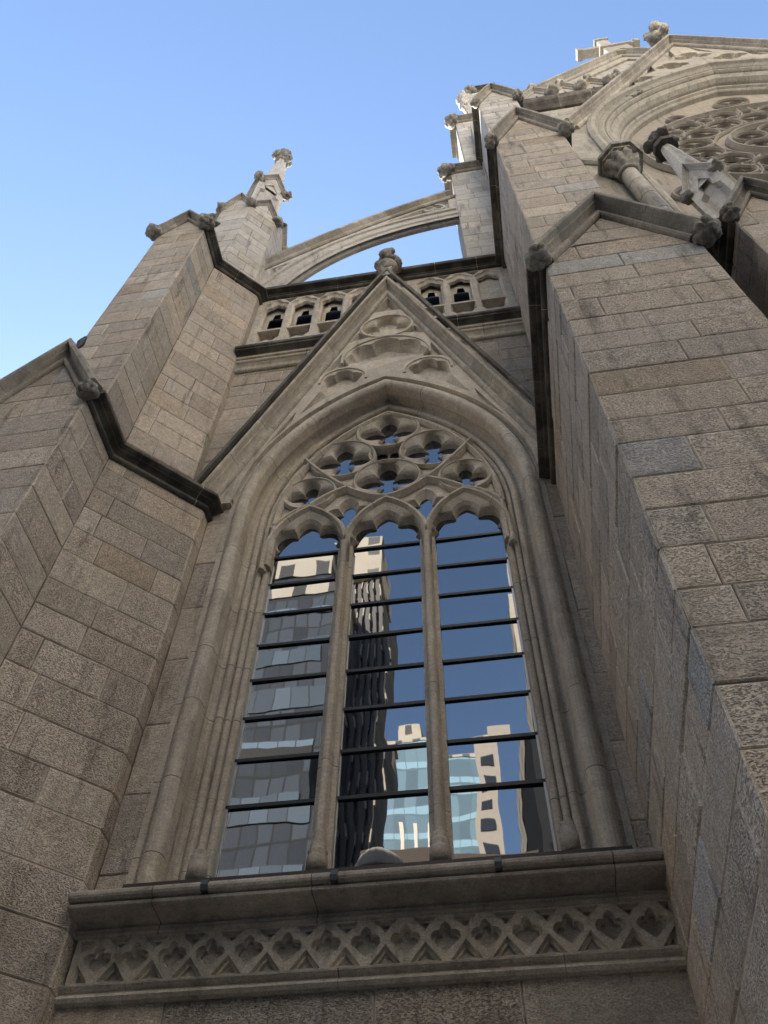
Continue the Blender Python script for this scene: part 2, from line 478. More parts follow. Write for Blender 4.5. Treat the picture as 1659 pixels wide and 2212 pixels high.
# ================================================================== THE CHURCH
C0 = -1.45                      # axis of the aisle window
church = bpy.data.objects.new('stone_church', None); COL.objects.link(church)
tag(church, 'grey stone Gothic church with buttresses, traceried pointed windows and a flying buttress', 'church')
FX, FN = X_, Vector((0, -1, 0))                  # facade frame: x right, z up, normal to the street
def F(y): return Vector((0, y, 0))

# ---- plain wall behind and beside the window
def w_(m):
    ashlar(m, (-4.48, 8), (0, -1), [(0, 6.2), (.46, 6.2), (.46, 13.6), (0, 13.6)], 3, h=1.08, lens=(2, 3), pit=.7, off=11.05)
    ashlar(m, (.95, 8), (0, -1), [(0, 6.2), (.75, 6.2), (.75, 13.6), (0, 13.6)], 4, h=1.08, lens=(2, 3), pit=.7, off=11.2, special=lambda s, z: 9.6 < z < 10.3)
    ashlar(m, (-5.1, 8.25), (0, -1), [(0, 13.6), (.93, 13.6), (2.0, 17.7), (2.5, 19.55), (0, 19.55)], 5)
    ashlar(m, (-1.0, 8.25), (0, -1), [(2.25, 13.6), (2.75, 13.6), (2.75, 19.55), (.6, 19.55), (1.15, 17.7)], 6)
    ashlar(m, (-4.6, 8.0), (0, -1), [(0, -.2), (6.2, -.2), (6.2, 5.45), (0, 5.45)], 8, h=.62, lens=(1.2, 2.1), off=5.45)
    box(m, (-6.5, 8.3, 0), (-4.2, 9.2, 19.5)); box(m, (1.2, 8.3, 0), (2.4, 9.2, 19.5)); box(m, (-4.75, 8.01, 13.55), (-4.1, 8.3, 13.9)); box(m, (1.2, 8.01, 13.55), (1.75, 8.3, 13.9)); box(m, (-4.66, 7.884, 13.603), (-4.1, 8.01, 13.68)); box(m, (1.2, 7.884, 13.603), (1.75, 8.01, 13.68)); box(m, (-4.3, 8.06, 0), (1.3, 9.2, 6.2)); box(m, (-4.3, 8.9, 6.2), (1.3, 9.2, 19))
    # smooth inner band framing the window beneath the gable
    ol = pointed(C0, 2.66, 13.4, 2.09, 16, 6.4)
    outer = [(C0 - 3.0, 6.4), (C0 - 3.0, 14.2), (C0 - .4, 21.6), (C0 + .4, 21.6), (C0 + 3.0, 14.2), (C0 + 3.0, 6.4)]
wall = part('aisle_wall', w_, M_GRAN, church)

# ---- moulded jambs and arch of the window: one sweep from sill to sill
def arch_path(u, z0=6.45, n=16): return pointed(C0, u, 13.4, 2.09, n, z0)
def win_(m):
    # path is the line u = 2.0; left of travel (going up the left jamb, over, down) is outward
    base = 2.0
    P = [(2.68, 8.0), (2.68, 7.985), (2.60, 7.985), (2.59, 8.02), (2.565, 8.02)]
    P += [(2.45 + .115 * math.cos(rad(a)), 7.99 - .115 * math.sin(rad(a))) for a in range(-10, 200, 22)]
    P += [(2.33, 8.07), (2.325, 8.12), (2.36, 8.2), (2.36, 8.28), (2.33, 8.35), (2.28, 8.385), (2.245, 8.36)]
    P += [(2.195 + .055 * math.cos(rad(a)), 8.36 - .055 * math.sin(rad(a))) for a in range(0, 190, 36)]
    P += [(2.145, 8.42), (2.13, 8.43)]
    P += [(2.09 + .045 * math.cos(rad(a)), 8.42 - .045 * math.sin(rad(a))) for a in range(0, 190, 36)]
    P += [(2.04, 8.47), (2.025, 8.47)]
    P += [(1.985 + .055 * math.cos(rad(a)), 8.46 - .055 * math.sin(rad(a))) for a in range(0, 190, 36)]
    P += [(1.925, 8.50), (1.905, 8.52), (1.90, 8.75)]
    sweep(m, (0, 0, 0), X_, Z_, FN, arch_path(base), [(u - base, -y) for u, y in P], ring=False, jl=1.15, pit=.3)
window = part('aisle_window', win_, M_DRES, church, 'three-light pointed window with cusped tracery')

YT = 8.36
def T(): return (0, YT, 0), X_, Z_, FN
def bar_prof(w=.07, h=.085): return [(-w, -.12), (-w, .0), (-w * .55, h * .6), (-w * .25, h), (w * .25, h), (w * .55, h * .6), (w, 0), (w, -.12)]
LP = 1.355                                                # spacing of the lights
cx3 = (C0 - LP, C0, C0 + LP)
def head_loops(cx, cz=12.78):
    lob = [(90, True), 144, 36, 196, -16]
    fo = lambda rl: foil(cx, cz, .66, lob, .615, rl, 110, .30, -24, 204)
    f0 = fo(.375); ar = pointed(cx, .605, 12.66, .62, 14, 11.8)
    return [(polar(ar, f0, cx, cz), .02), ([(p[0] * .3 + q[0] * .7, p[1] * .3 + q[1] * .7) for p, q in zip(polar(ar, f0, cx, cz), f0)], -.03), (f0, -.085), (fo(.335), -.135), (fo(.315), -.165)]
def trac_(m):
    O, A, B, N = T()
    holes = []; D = []
    quat = [(0, True), (90, True), (180, True), (270, True)]
    def add_foil(cx, cz, R, lobes, depth=(0.0, -.04, -.07, -.09), rr=(.445, .43, .408, .400), d=.56, v0=-.075, Rc=.58):
        f0 = foil(cx, cz, R, lobes, d, rr[0]); ci = [(cx + Rc * (x - cx) / math.hypot(x - cx, z - cz), cz + Rc * (z - cz) / math.hypot(x - cx, z - cz)) for x, z in f0]
        lps = [(ci, .03), ([(p[0] * .3 + q[0] * .7, p[1] * .3 + q[1] * .7) for p, q in zip(ci, f0)], -.025)] + [(foil(cx, cz, R, lobes, d, r), v0 + dv) for r, dv in zip(rr, depth)]
        holes.append(lps[0][0]); reveal(m, O, A, B, N, lps)
    for px, pz in ((0, 16.18), (0, 14.47), (-.855, 15.32), (.855, 15.32)):
        add_foil(C0 + px, pz, .56, quat, rr=(.40, .385, .365, .355), d=.52)
    add_foil(C0, 15.32, .40, [45, 135, 225, 315], d=.50, rr=(.40, .37, .34, .32), Rc=.36)
    for sx in (-1, 1): add_foil(C0 + sx * 1.41, 14.27, .43, quat, rr=(.40, .385, .365, .355), d=.52, Rc=.445)
    # small trefoil heads between the lights
    for sx in (-1, 1):
        lob = [(90, True), 180, 0]
        lps = []
        for w, r, v in ((.42, .5, -.05), (.38, .45, -.11), (.32, .4, -.165)):
            top = foil(C0 + sx * .6775, 13.58, w, lob, .55, r, 40, .3, -5, 185)
            lps.append((top + [(C0 + sx * .6775 - w * .55, 13.40), (C0 + sx * .6775, 12.98 + .15 * (.4 - w)), (C0 + sx * .6775 + w * .55, 13.40)], v))
        holes.append(lps[0][0]); reveal(m, O, A, B, N, lps)
    for cx in cx3:
        lps = head_loops(cx); reveal(m, O, A, B, N, lps, False)
        h = lps[0][0]; holes.append(h + [(h[-1][0], 11.9), (h[0][0], 11.9)])
    outer = pointed(C0, 2.02, 13.4, 2.09, 20, 12.5)
    plate(m, O, A, B, N, outer, holes, -.05, rc(.25, .4))
    sweep(m, O, A, B, N, pointed(C0, 1.96, 13.4, 2.09, 20, 12.3), bar_prof(.06, .07), jl=.8)
    # bars: heads of the lights, the long crossing curves and the short ones
    for cx in cx3: sweep(m, O, A, B, N, pointed(cx, .6775, 12.66, .62, 12, 12.2), bar_prof(), jl=.7)
    for sx in (-1, 1):
        sweep(m, O, A, B, N, pline((C0, 13.86), (C0 + sx * .72, 14.29), (C0 + sx * 1.58, 15.42), 14), bar_prof(), jl=.8)
        sweep(m, O, A, B, N, pline((C0 + sx * 1.355, 13.86), (C0 + sx * 1.03, 14.13), (C0 + sx * .66, 14.31), 8), bar_prof())
        sweep(m, O, A, B, N, pline((C0 + sx * 1.355, 13.86), (C0 + sx * 1.72, 13.66), (C0 + sx * 2.0, 13.3), 8), bar_prof(.06, .07))
    rp = bar_prof(.034, .05)
    for px, pz, R in ((0, 16.18, .61), (0, 14.47, .60), (-.855, 15.32, .61), (.855, 15.32, .61), (-1.41, 14.27, .47), (1.41, 14.27, .47)):
        sweep(m, O, A, B, N, arc(C0 + px, pz, R, 0, 360, 40), rp, closed=True)
tracery = part('tracery', trac_, M_DRES, window)

def mull_(x):
    def f(m):
        P = [(-.12, 8.62), (-.12, 8.50), (-.115, 8.47), (-.125, 8.43), (-.075, 8.40), (-.06, 8.355), (-.045, 8.33)]
        P += [(.055 * math.cos(rad(a)), 8.30 - .055 * math.sin(rad(a))) for a in (180, 150, 120, 90, 60, 30, 0)]
        P += [(-u, y) for u, y in P[6::-1]]
        sweep(m, (0, 0, 0), X_, Z_, FN, [(x, 12.66), (x, 6.5)], [(u, -y) for u, y in P], jl=1.9, pit=.3, ring=True)
        lathe(m, (x, 8.30, 6.80), [(.12, 0), (.12, .16), (.10, .2), (.115, .23), (.1, .26), (.085, .28), (.095, .31), (.085, .34), (.055, .36)], 20, rc(.2))
    return f
for x in (C0 - LP / 2, C0 + LP / 2): part('mullion', mull_(x), M_DRES, window)

# glass panes, iron bars, frames
BZ = [6.7, 7.87] + [7.87 + .6886 * i for i in range(1, 8)]
spans = ((-3.36, -2.225), (-2.01, -.875), (-.665, .465))
rg = random.Random(11)
for li, (xa, xb) in enumerate(spans):
    for i in range(len(BZ)):
        z0 = BZ[i]; z1 = BZ[i + 1] if i + 1 < len(BZ) else 13.6
        tx, tz = rg.uniform(-.011, .011), rg.uniform(-.009, .009)
        def g_(m):
            cxm, czm = (xa + xb) / 2, (z0 + z1) / 2; n = 6
            P = lambda s, t: (xa + (xb - xa) * s, 8.528 + tx * (xa + (xb - xa) * s - cxm) + tz * (z0 + (z1 - z0) * t - czm), z0 + (z1 - z0) * t)
            m.add([P(s / n, t / n) for t in range(n + 1) for s in range(n + 1)],
                  [(t * (n + 1) + s, t * (n + 1) + s + 1, (t + 1) * (n + 1) + s + 1, (t + 1) * (n + 1) + s) for t in range(n) for s in range(n)], smooth=True)
        part('glass_pane', g_, M_GLASS, window)
    for z in BZ[1:]:
        part('iron_bar', lambda m: box(m, (xa - .02, 8.495, z - .026), (xb + .02, 8.535, z + .024)), M_BAR, window)
    def fr(m):
        for x in (xa, xb): box(m, (x - .018, 8.495, 6.6), (x + .018, 8.54, 12.5))
    part('frame', fr, M_FRAME, window)
def tg(m):
    o = pointed(C0, 1.98, 13.4, 2.09, 12, 12.6)
    plate(m, (0, 8.531, 0), X_, Z_, FN, o, [], 0)
part('tracery_glass', tg, M_GLASS, window)
for sx in (-1, 1):
    part('colonnette_base', lambda m: lathe(m, (C0 + sx * 2.09, 8.42, 6.86), [(.13, 0), (.13, .2), (.11, .23), (.125, .27), (.1, .30), (.09, .33), (.1, .36), (.07, .38)], 20, rc(.2)), M_DRES, window)

# ---- sill, carved frieze and string below the window
def sill_(m):
    prof = [(0, 6.02), (.075, 6.022), (.10, 6.035), (.105, 6.055), (.09, 6.072), (.078, 6.077), (.085, 6.085), (.095, 6.095), (.09, 6.11), (.065, 6.118), (.06, 6.13), (.10, 6.145), (.19, 6.152), (.29, 6.155), (.36, 6.16), (.385, 6.165), (.405, 6.178), (.41, 6.20), (.40, 6.215), (.375, 6.22)]
    prof += [(.375, 6.23), (.42, 6.233), (.45, 6.25), (.462, 6.275), (.458, 6.305), (.44, 6.33), (.40, 6.345), (.14, 6.45), (-.2, 6.50), (-.2, 6.02)]
    sweep(m, (0, 8, 0), X_, FN, Z_, [(-4.48, 0), (1.4, 0)], [(d, z) for d, z in prof], jl=1.6, pit=.3)
sill = part('window_sill', sill_, M_GCOP, church)
for jx in (-3.06, -1.75, -.15): part('lead_cap', lambda m: sweep(m, (0, 8, 0), X_, FN, Z_, [(jx - .035, 0), (jx + .035, 0)], [(.40, 6.225), (.47, 6.225), (.485, 6.28), (.475, 6.33), (.40, 6.365), (.2, 6.44), (.2, 6.3)]), M_LEADC, sill)
part('flashing', lambda m: box(m, (-4.08, 7.84, 6.43), (1.17, 8.3, 6.545)), M_LEAD, sill)

def frieze_(m):
    Y0 = 7.93; O = (0, Y0, 0); pitch = 5.38 / 14; x0 = -4.18; zc = 5.80
    holes = []; L, R = -4.44, 1.42
    def sink(t, d1=.05, d2=.085, ins_=.026):
        t2 = ins(t, .008); t3 = ins(t2, ins_); t4 = ins(t3, .006)
        holes.append(t); reveal(m, O, X_, Z_, FN, [(t, 0), (t2, -d1), (t3, -d1), (t4, -d2)]); plate(m, O, X_, Z_, FN, t4, [], -d2, rc(.3, .5))
    for i in range(-1, 15):
        x = x0 + i * pitch
        if i >= 0:
            # pointed trefoil in a lozenge: deep under its cusps, closed by a shallow foot
            def tre(q, r, foot):
                t = foil(x, zc - .005, q, [(90, True), 14, 166], .52, r, 44, .2, -24, 204)
                return t + [(x - q * .42, zc - foot * .6), (x, zc - foot), (x + q * .42, zc - foot * .6)]
            lps = [(tre(q, r, f), v) for q, r, f, v in ((.160, .40, .13, 0), (.157, .39, .128, -.06), (.132, .36, .105, -.062), (.127, .35, .10, -.11))]
            holes.append(lps[0][0]); reveal(m, O, X_, Z_, FN, lps); plate(m, O, X_, Z_, FN, lps[-1][0], [], -.105, rc(.3, .5))
        xm = x + pitch / 2
        for tri in ([(xm - .15, zc - .21), (xm + .15, zc - .21), (xm, zc - .02)], [(xm, zc + .085), (xm + .115, zc + .21), (xm - .115, zc + .21)]):
            tri = [(min(max(px, L + .03), R - .03), pz) for px, pz in tri]
            if area(tri) < .004: continue
            sink(tri, .05, .09, .024)
    plate(m, O, X_, Z_, FN, [(L, 5.56), (R, 5.56), (R, 6.06), (L, 6.06)], holes, 0,
          jointed=lambda c: (random.Random(int((c.x + 10) / 1.47)).random() * .6, .4, .35, 0))
    prof = [(0, 5.40), (.03, 5.395), (.075, 5.41), (.10, 5.445), (.085, 5.475), (.06, 5.485), (.05, 5.51), (.085, 5.525), (.11, 5.545), (.115, 5.56), (.07, 5.58), (-.1, 5.60), (-.1, 5.40)]
    sweep(m, (0, 8, 0), X_, FN, Z_, [(-4.48, 0), (1.4, 0)], prof, jl=1.75, pit=.3)
part('carved_frieze', frieze_, M_DRES, church)

# ---- gable over the window
GS, GZ, GY = 2.86, 23.55, 7.88
def gedge(z, off=0): return (GZ - off - z) / GS
def tymp_(m):
    O = (0, GY, 0); holes = []
    w0 = .5                                                   # coping face width measured vertically /slope
    za = GZ - .75
    bot = 13.6
    outer = [(C0 - (za - bot) / GS, bot)] + [p for p in pointed(C0, 2.64, 13.4, 2.09, 18) if p[1] > bot]
    outer += [(C0 + (za - bot) / GS, bot), (C0, za)]
    outer = outer[::-1]
    ar = [p for p in pointed(C0, 2.64, 13.4, 2.09, 18) if p[1] > 13.6]; reveal(m, O, X_, Z_, FN, [(ar, 0), (ar, -.13)], False)
    def sunk(lp, dep=.15, soft=.02, back=True):
        i2 = inset(lp, soft) if area(lp) > 0 else None
        i2 = i2 or lp
        holes.append(lp); reveal(m, O, X_, Z_, FN, [(lp, 0), (i2, -dep)]); plate(m, O, X_, Z_, FN, i2, [], -dep, rc(.15, .45))
    sunk([(C0 - .34, 21.1), (C0 + .34, 21.1), (C0, 21.95)], .18, .05)
    # quatrefoil in a ring, cusped segment below it
    lp = [(foil(C0, 20.2, .56, [0, 90, 180, 270], .56, r, 64, .25), v) for r, v in ((.45, -.08), (.43, -.14), (.405, -.2))]
    ci = [(C0 + .575 * (x - C0) / math.hypot(x - C0, z - 20.2), 20.2 + .575 * (z - 20.2) / math.hypot(x - C0, z - 20.2)) for x, z in lp[0][0]]
    lp = [(ci, 0), ([(p[0] * .3 + q[0] * .7, p[1] * .3 + q[1] * .7) for p, q in zip(ci, lp[0][0])], -.05)] + lp
    holes.append(lp[0][0]); reveal(m, O, X_, Z_, FN, lp); plate(m, O, X_, Z_, FN, lp[-1][0], [], -.2, rc(.15, .4))
    def seg(r0, zb):
        p = foil(C0, 18.62, .92 * r0, [(90, False), 140, 40, 178, 2], .62, .37, 60, .3, -12, 192)
        return [(C0 - .78 * r0, 18.45)] + p[::-1] + [(C0 + .78 * r0, 18.45)]
    a = seg(1.0, 0)[::-1]; b = seg(.93, 0)[::-1]; c = seg(.8, 0)[::-1]
    holes.append(a); reveal(m, O, X_, Z_, FN, [(a, 0), (b, -.13), (c, -.26)]); plate(m, O, X_, Z_, FN, c, [], -.26, rc(.15, .6))
    for sx in (-1, 1):
        tri = [(C0 + sx * .38, 19.72), (C0 + sx * .86, 19.55), (C0 + sx * .66, 20.02)]
        sunk(tri if sx < 0 and area(tri) > 0 else tri[::-1] if area(tri) < 0 else tri, .1, .03)
        tri = [(C0 + sx * .80, 18.36), (C0 + sx * 1.27, 18.24), (C0 + sx * 1.01, 18.98)]
        sunk(tri[::-1] if area(tri) < 0 else tri, .1, .035)
        # trefoiled mouchette whose lower edge runs on as a long tail along the coping
        fo = foil(C0 + sx * .9, 17.72, .46, [90, 150 if sx < 0 else 30, 30 if sx < 0 else 150], .5, .45, 40, .35, 0 if sx > 0 else -20, 200 if sx > 0 else 180)
        fo = [p for p in fo]
        def mou(s, dx):
            top = foil(C0 + sx * .9, 17.75, .45 * s, [(90), 165, 15], .50, .45, 30, .35, 10, 170)     # right to left over the top
            if sx < 0: body = top + [(C0 - 1.36 * s - dx, 17.35), (C0 - 1.70 + .1 * dx, 16.45), (C0 - 1.05 + .1 * dx, 17.22), (C0 - .62, 17.52)]
            else: body = [(C0 + .62, 17.52), (C0 + 1.05 - .1 * dx, 17.22), (C0 + 1.70 - .1 * dx, 16.45), (C0 + 1.36 * s + dx, 17.35)][::1]
            if sx > 0: body = top + [(C0 + .62, 17.52), (C0 + 1.05, 17.22), (C0 + 1.70, 16.45), (C0 + 1.36 * s, 17.35)]
            return body
        l0, l1 = mou(1, 0), mou(.9, .0)
        holes.append(l0); reveal(m, O, X_, Z_, FN, [(l0, 0), (l1, -.2)]); plate(m, O, X_, Z_, FN, l1, [], -.2, rc(.15, .5))
        # narrow sunk sliver further down the slope
        tri = [(C0 + sx * 1.78, 16.62), (C0 + sx * 2.28, 15.35), (C0 + sx * 1.86, 16.08)]
        sunk(tri[::-1] if area(tri) < 0 else tri, .07, .012)
    fp = [(-.035, -.02), (-.025, .03), (.025, .03), (.035, -.02)]
    sweep(m, O, X_, Z_, FN, arc(C0, 20.2, .60, 0, 360, 36), fp, closed=True)
    sweep(m, O, X_, Z_, FN, arc(C0, 18.62, .97, -8, 188, 30), fp)
    for sx in (-1, 1): sweep(m, O, X_, Z_, FN, arc(C0 + sx * .9, 17.74, .50, -10, 190, 20), fp)
    plate(m, O, X_, Z_, FN, outer, holes, 0, jointed=lambda c: (random.Random(int(c.y * 1.1) * 7 + int((c.x + 10) / 1.3)).random(), .4, .25, 0))
gable = part('window_gable', tymp_, M_DRES, church, 'steep gable with sunk tracery over the window')
def gcope_(m):
    k = 1.0; d = .50 * math.hypot(1, GS)
    apx = GZ - d
    sweep(m, (0, GY, 0), X_, Z_, FN, [(C0 - (apx - 12.9) / GS, 12.9), (C0, apx), (C0 + (apx - 12.9) / GS, 12.9)],
          cope_prof(.68, .45), jl=1.15, pit=.3)
part('coping', gcope_, M_GCOP, gable)
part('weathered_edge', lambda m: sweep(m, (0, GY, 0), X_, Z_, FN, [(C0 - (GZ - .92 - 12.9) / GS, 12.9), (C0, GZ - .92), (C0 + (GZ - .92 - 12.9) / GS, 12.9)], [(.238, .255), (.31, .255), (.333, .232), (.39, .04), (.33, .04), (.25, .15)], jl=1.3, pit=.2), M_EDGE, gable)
def bud(m, c, s=1., n=32):
    box(m, (c[0] - .14 * s, c[1] - .14 * s, c[2] - .6 * s), (c[0] + .14 * s, c[1] + .14 * s, c[2] + .05 * s), rc(.2))
    lathe(m, c, [(.16 * s, .0), (.19 * s, .12 * s), (.27 * s, .22 * s), (.29 * s, .29 * s), (.22 * s, .34 * s), (.2 * s, .5 * s)], n, rc(.1))
    boss(m, (c[0], c[1], c[2] + .62 * s), .37 * s, 8, 1, 1, .8); boss(m, (c[0], c[1], c[2] + 1.12 * s), .27 * s, 9, 1, 1, 1.2)
part('finial', lambda m: bud(m, (C0, 7.78, 23.5), .95), M_CARV, gable)

# ---- cornice, balustrade
CORN = [(0, 19.50), (.05, 19.50), (.085, 19.525), (.10, 19.565), (.085, 19.605), (.05, 19.63), (.02, 19.64), (.02, 19.67), (.05, 19.75), (.11, 19.82), (.145, 19.835), (.165, 19.86), (.165, 19.895), (.14, 19.92), (.13, 19.935), (.15, 19.945), (.19, 19.95), (.21, 19.98), (.205, 20.015), (.175, 20.035), (.165, 20.05), (-.3, 20.05), (-.3, 19.5)]
SLAB = [(.1, 20.052), (.165, 20.06), (.20, 20.10), (.27, 20.13), (.34, 20.145), (.35, 20.19), (.38, 20.20), (.39, 20.22), (.39, 20.30), (.37, 20.33), (.0, 20.70), (-.3, 20.70), (-.3, 20.052)]
def crun(xa, xb, prof): return lambda m: sweep(m, (0, 8.25, 0), X_, FN, Z_, [(xa, 0), (xb, 0)], [(d * .93, z) for d, z in prof], jl=1.5, pit=.2)
def bal_(m):
    Yb = 8.3; O = (0, Yb, 0); pitch = .784
    xs_l = [-4.60 + pitch * i for i in range(5)]; xs_r = [.395 - pitch, .395, .395 + .76]
    holes = []
    z0, z1 = 20.65, 24.12
    def head(x, w, zb, zs):
        t = foil(x, zs, w, [(90, True), 168, 12], .46, .55, 36, .4, -12, 192)
        return t + [(x - w * .92, zs - .2), (x - w * .92, zb), (x + w * .92, zb), (x + w * .92, zs - .2)]
    for x in xs_l + xs_r:
        blind = x > 1.0
        l = [(head(x, .362, 22.06, 23.60), 0), (head(x, .35, 22.07, 23.58), -.04), (head(x, .295, 22.10, 23.52), -.08), (head(x, .29, 22.10, 23.51), -.16)]
        holes.append(l[0][0]); reveal(m, O, X_, Z_, FN, l)
        if blind: plate(m, O, X_, Z_, FN, l[2][0], [], -.2, rc(.3, .4))
        q = [(foil(x, 21.58, .37, [(-90), 160, 20], .42, .52, 40, .4), 0)]
        low = lambda w, h: [(x - w, 21.97), (x - w, 21.52), (x - w * .75, 21.46), (x - w * .55, 21.30), (x, 21.42 - h), (x + w * .55, 21.30), (x + w * .75, 21.46), (x + w, 21.52), (x + w, 21.97)]
        lo = [(low(.315, 0), 0), (low(.27, .02), -.1), (low(.25, .02), -.24)]
        holes.append(lo[0][0]); reveal(m, O, X_, Z_, FN, lo); plate(m, O, X_, Z_, FN, lo[2][0], [], -.24, rc(.2, .3))
    for xs in (xs_l, xs_r):
        for a, b in zip(xs[:-1], xs[1:]):
            xm = (a + b) / 2
            for tri in ([(xm - .2, 24.02), (xm, 23.74), (xm + .2, 24.02)],):
                t2 = ins(tri, .02); holes.append(tri); reveal(m, O, X_, Z_, FN, [(tri, 0), (t2, -.12)]); plate(m, O, X_, Z_, FN, t2, [], -.12, rc(.2, .2))
    plate(m, O, X_, Z_, FN, [(-5.1, z0), (1.70, z0), (1.70, z1), (-5.1, z1)], holes, 0, rc(.25, .45))
    # inner skin of the parapet seen through the openings
    h2 = [[(x - .2, 22.2), (x + .2, 22.2), (x + .2, 23.25), (x + .11, 23.3), (x + .08, 23.6), (x - .08, 23.6), (x - .11, 23.3), (x - .2, 23.25)] for x in xs_l + xs_r[:2]]
    plate(m, (0, 8.56, 0), X_, Z_, FN, [(-5.1, z0), (1.70, z0), (1.70, z1), (-5.1, z1)], h2, 0, rc(.25, .45))
balu = part('balustrade', bal_, M_DRES, church, 'pierced parapet of trefoil arches')
for xa, xb in ((-5.1, C0 - 1.08), (C0 + 1.08, 1.7)):
    part('cornice', crun(xa, xb, CORN), M_DRES, balu); part('cornice_slab', crun(xa, xb, SLAB), M_SOOT_SHADE, balu)
def bcope(m):
    prof = [(.0, 24.06), (.05, 24.06), (.085, 24.08), (.095, 24.11), (.075, 24.145), (.05, 24.15), (.06, 24.165), (.10, 24.175), (.105, 24.20), (.075, 24.22), (.06, 24.24), (.10, 24.27), (.20, 24.285), (.24, 24.29), (.25, 24.31), (.26, 24.42), (.2, 24.47), (-.55, 24.55), (-.55, 24.06)]
    sweep(m, (0, 8.3, 0), X_, FN, Z_, [(-5.1, 0), (1.70, 0)], prof, jl=1.4, pit=.2)
part('coping', bcope, M_SOOT_SHADE, balu)
def roof_(m):
    m.poly([(-6, 8.98, 20.5), (2.5, 8.98, 20.5), (2.5, 9.02, 24.75), (-6, 9.02, 24.75)]); m.poly([(-6, 9.02, 24.75), (2.5, 9.02, 24.75), (2.5, 16, 27), (-6, 16, 27)])
part('roof', roof_, M_ROOF, church)
def nave_(m):
    ashlar(m, (-40, 16), (0, -1), [(0, 20), (41.5, 20), (41.5, 34), (0, 34)], 31, lens=(1.5, 2.5), pit=.3)
    box(m, (-40, 16.1, 0), (30, 34, 34)); box(m, (-40, 9.3, 0), (1.9, 16, 20))
    m.add([(-40, 16, 34), (30, 16, 34), (30, 25, 42), (-40, 25, 42), (30, 34, 34), (-40, 34, 34)], [(0, 1, 2, 3), (3, 2, 4, 5)])
part('nave', nave_, M_MARB, church)

# ---- generic gabled buttress stage
def gabled_front(m, x0, x1, y, z0, zk, xa, za, seed, **k):
    ashlar(m, (x0, y), (0, -1), [(0, z0), (x1 - x0, z0), (x1 - x0, zk), (xa - x0, za), (0, zk)], seed, **k)
def gcoping(m, x0, x1, y, zk, xa, za, k=1., back=.7, jl=1.0):
    """raking coping of a gabled buttress, trimmed at the kneelers, with the little saddle roof running back behind it"""
    d = Vector((xa - x0, za - zk)).normalized(); t = .20 * k / d.x
    sweep(m, (0, y, 0), X_, Z_, FN, [(x0 + d.x * t, zk + d.y * t), (xa, za), (x1 - d.x * t, zk + d.y * t)], cope_prof(k, .12), jl=jl, pit=.2)
    h = .5 * k / d.x
    vs = [(x0 + .015, y + .1, zk + .1), (x1 - .015, y + .1, zk + .1), (x1 - .015, y + .1, zk + h * .6), (xa, y + .1, za + h * .9), (x0 + .015, y + .1, zk + h * .6)]
    vs += [(x, yy + back, z) for x, yy, z in vs]
    m.add(vs, [(0, 1, 2, 3, 4), (9, 8, 7, 6, 5), (1, 6, 7, 2), (2, 7, 8, 3), (3, 8, 9, 4), (4, 9, 5, 0), (0, 5, 6, 1)], rc(.2))

# ---- near buttress (towards the transept), three stages
XB = 2.46
def rb_(m):
    sp = lambda s, z: (abs(z - 8.12) < .15 and s < .55) or (z > 12.8 and (s < .5 or s > 1.6) and z < 13.4)
    gabled_front(m, 1.4, 3.5, 4.35, -.2, 13.05, XB, 14.83, 41, pit=1.25, lens=(.9, 1.7), special=sp, grey=.0, h=.49, off=12.28, firsts={7.91: .62, 13.26: .5})
    ashlar(m, (1.4, 8.0), (-1, 0), [(0, -.2), (3.65, -.2), (3.65, 13.3), (0, 13.3)], 42, pit=1.2, grey=.05, wob=.010, joint=.009, h=.49, off=12.28)
    ashlar(m, (3.5, 4.35), (1, 0), [(0, -.2), (3.65, -.2), (3.65, 13.3), (0, 13.3)], 43, pit=1.2)
    gabled_front(m, 1.65, 3.3, 5.2, 12.5, 24.0, XB + .02, 26.4, 44, lens=(.6, 1.3), pit=.75, h=.6)
    ashlar(m, (1.65, 8.1), (-1, 0), [(0, 13.2), (2.9, 13.2), (2.9, 24.1), (0, 24.1)], 45, pit=.9)
    ashlar(m, (3.3, 5.2), (1, 0), [(0, 13.2), (2.9, 13.2), (2.9, 24.1), (0, 24.1)], 46)
    box(m, (1.45, 4.4, -.2), (3.45, 8.2, 13.2), MORTAR); box(m, (1.7, 5.25, 13.2), (3.25, 8.2, 23.5), MORTAR)
rbut = part('transept_buttress', rb_, M_GRAN, church, 'tall gabled buttress of pitted granite at the transept corner')
def rbu_(m):  # stage scaled about the camera along with the pier, values baked in
    gabled_front(m, 1.94, 3.3, 6.3, 23.0, 34.9, 2.62, 37.0, 47, lens=(.6, 1.3), pit=.3)
    ashlar(m, (1.94, 8.6), (-1, 0), [(0, 23.5), (2.3, 23.5), (2.3, 34.9), (0, 34.9)], 48, pit=.3)
    ashlar(m, (3.3, 6.3), (1, 0), [(0, 23.5), (2.2, 23.5), (2.2, 34.9), (0, 34.9)], 49, pit=.3)
part('upper_stage', rbu_, M_MARB, rbut)
part('coping', lambda m: gcoping(m, 1.4, 3.5, 4.35, 13.05, XB, 14.83, .66, .9), M_COPE, rbut)
part('coping', lambda m: gcoping(m, 1.65, 3.3, 5.2, 24.0, XB + .02, 26.4, .6, .9), M_COPE, rbut)
part('coping', lambda m: gcoping(m, 1.94, 3.3, 6.3, 34.9, 2.62, 37.0, .6, 1.5), M_COPE, rbut)
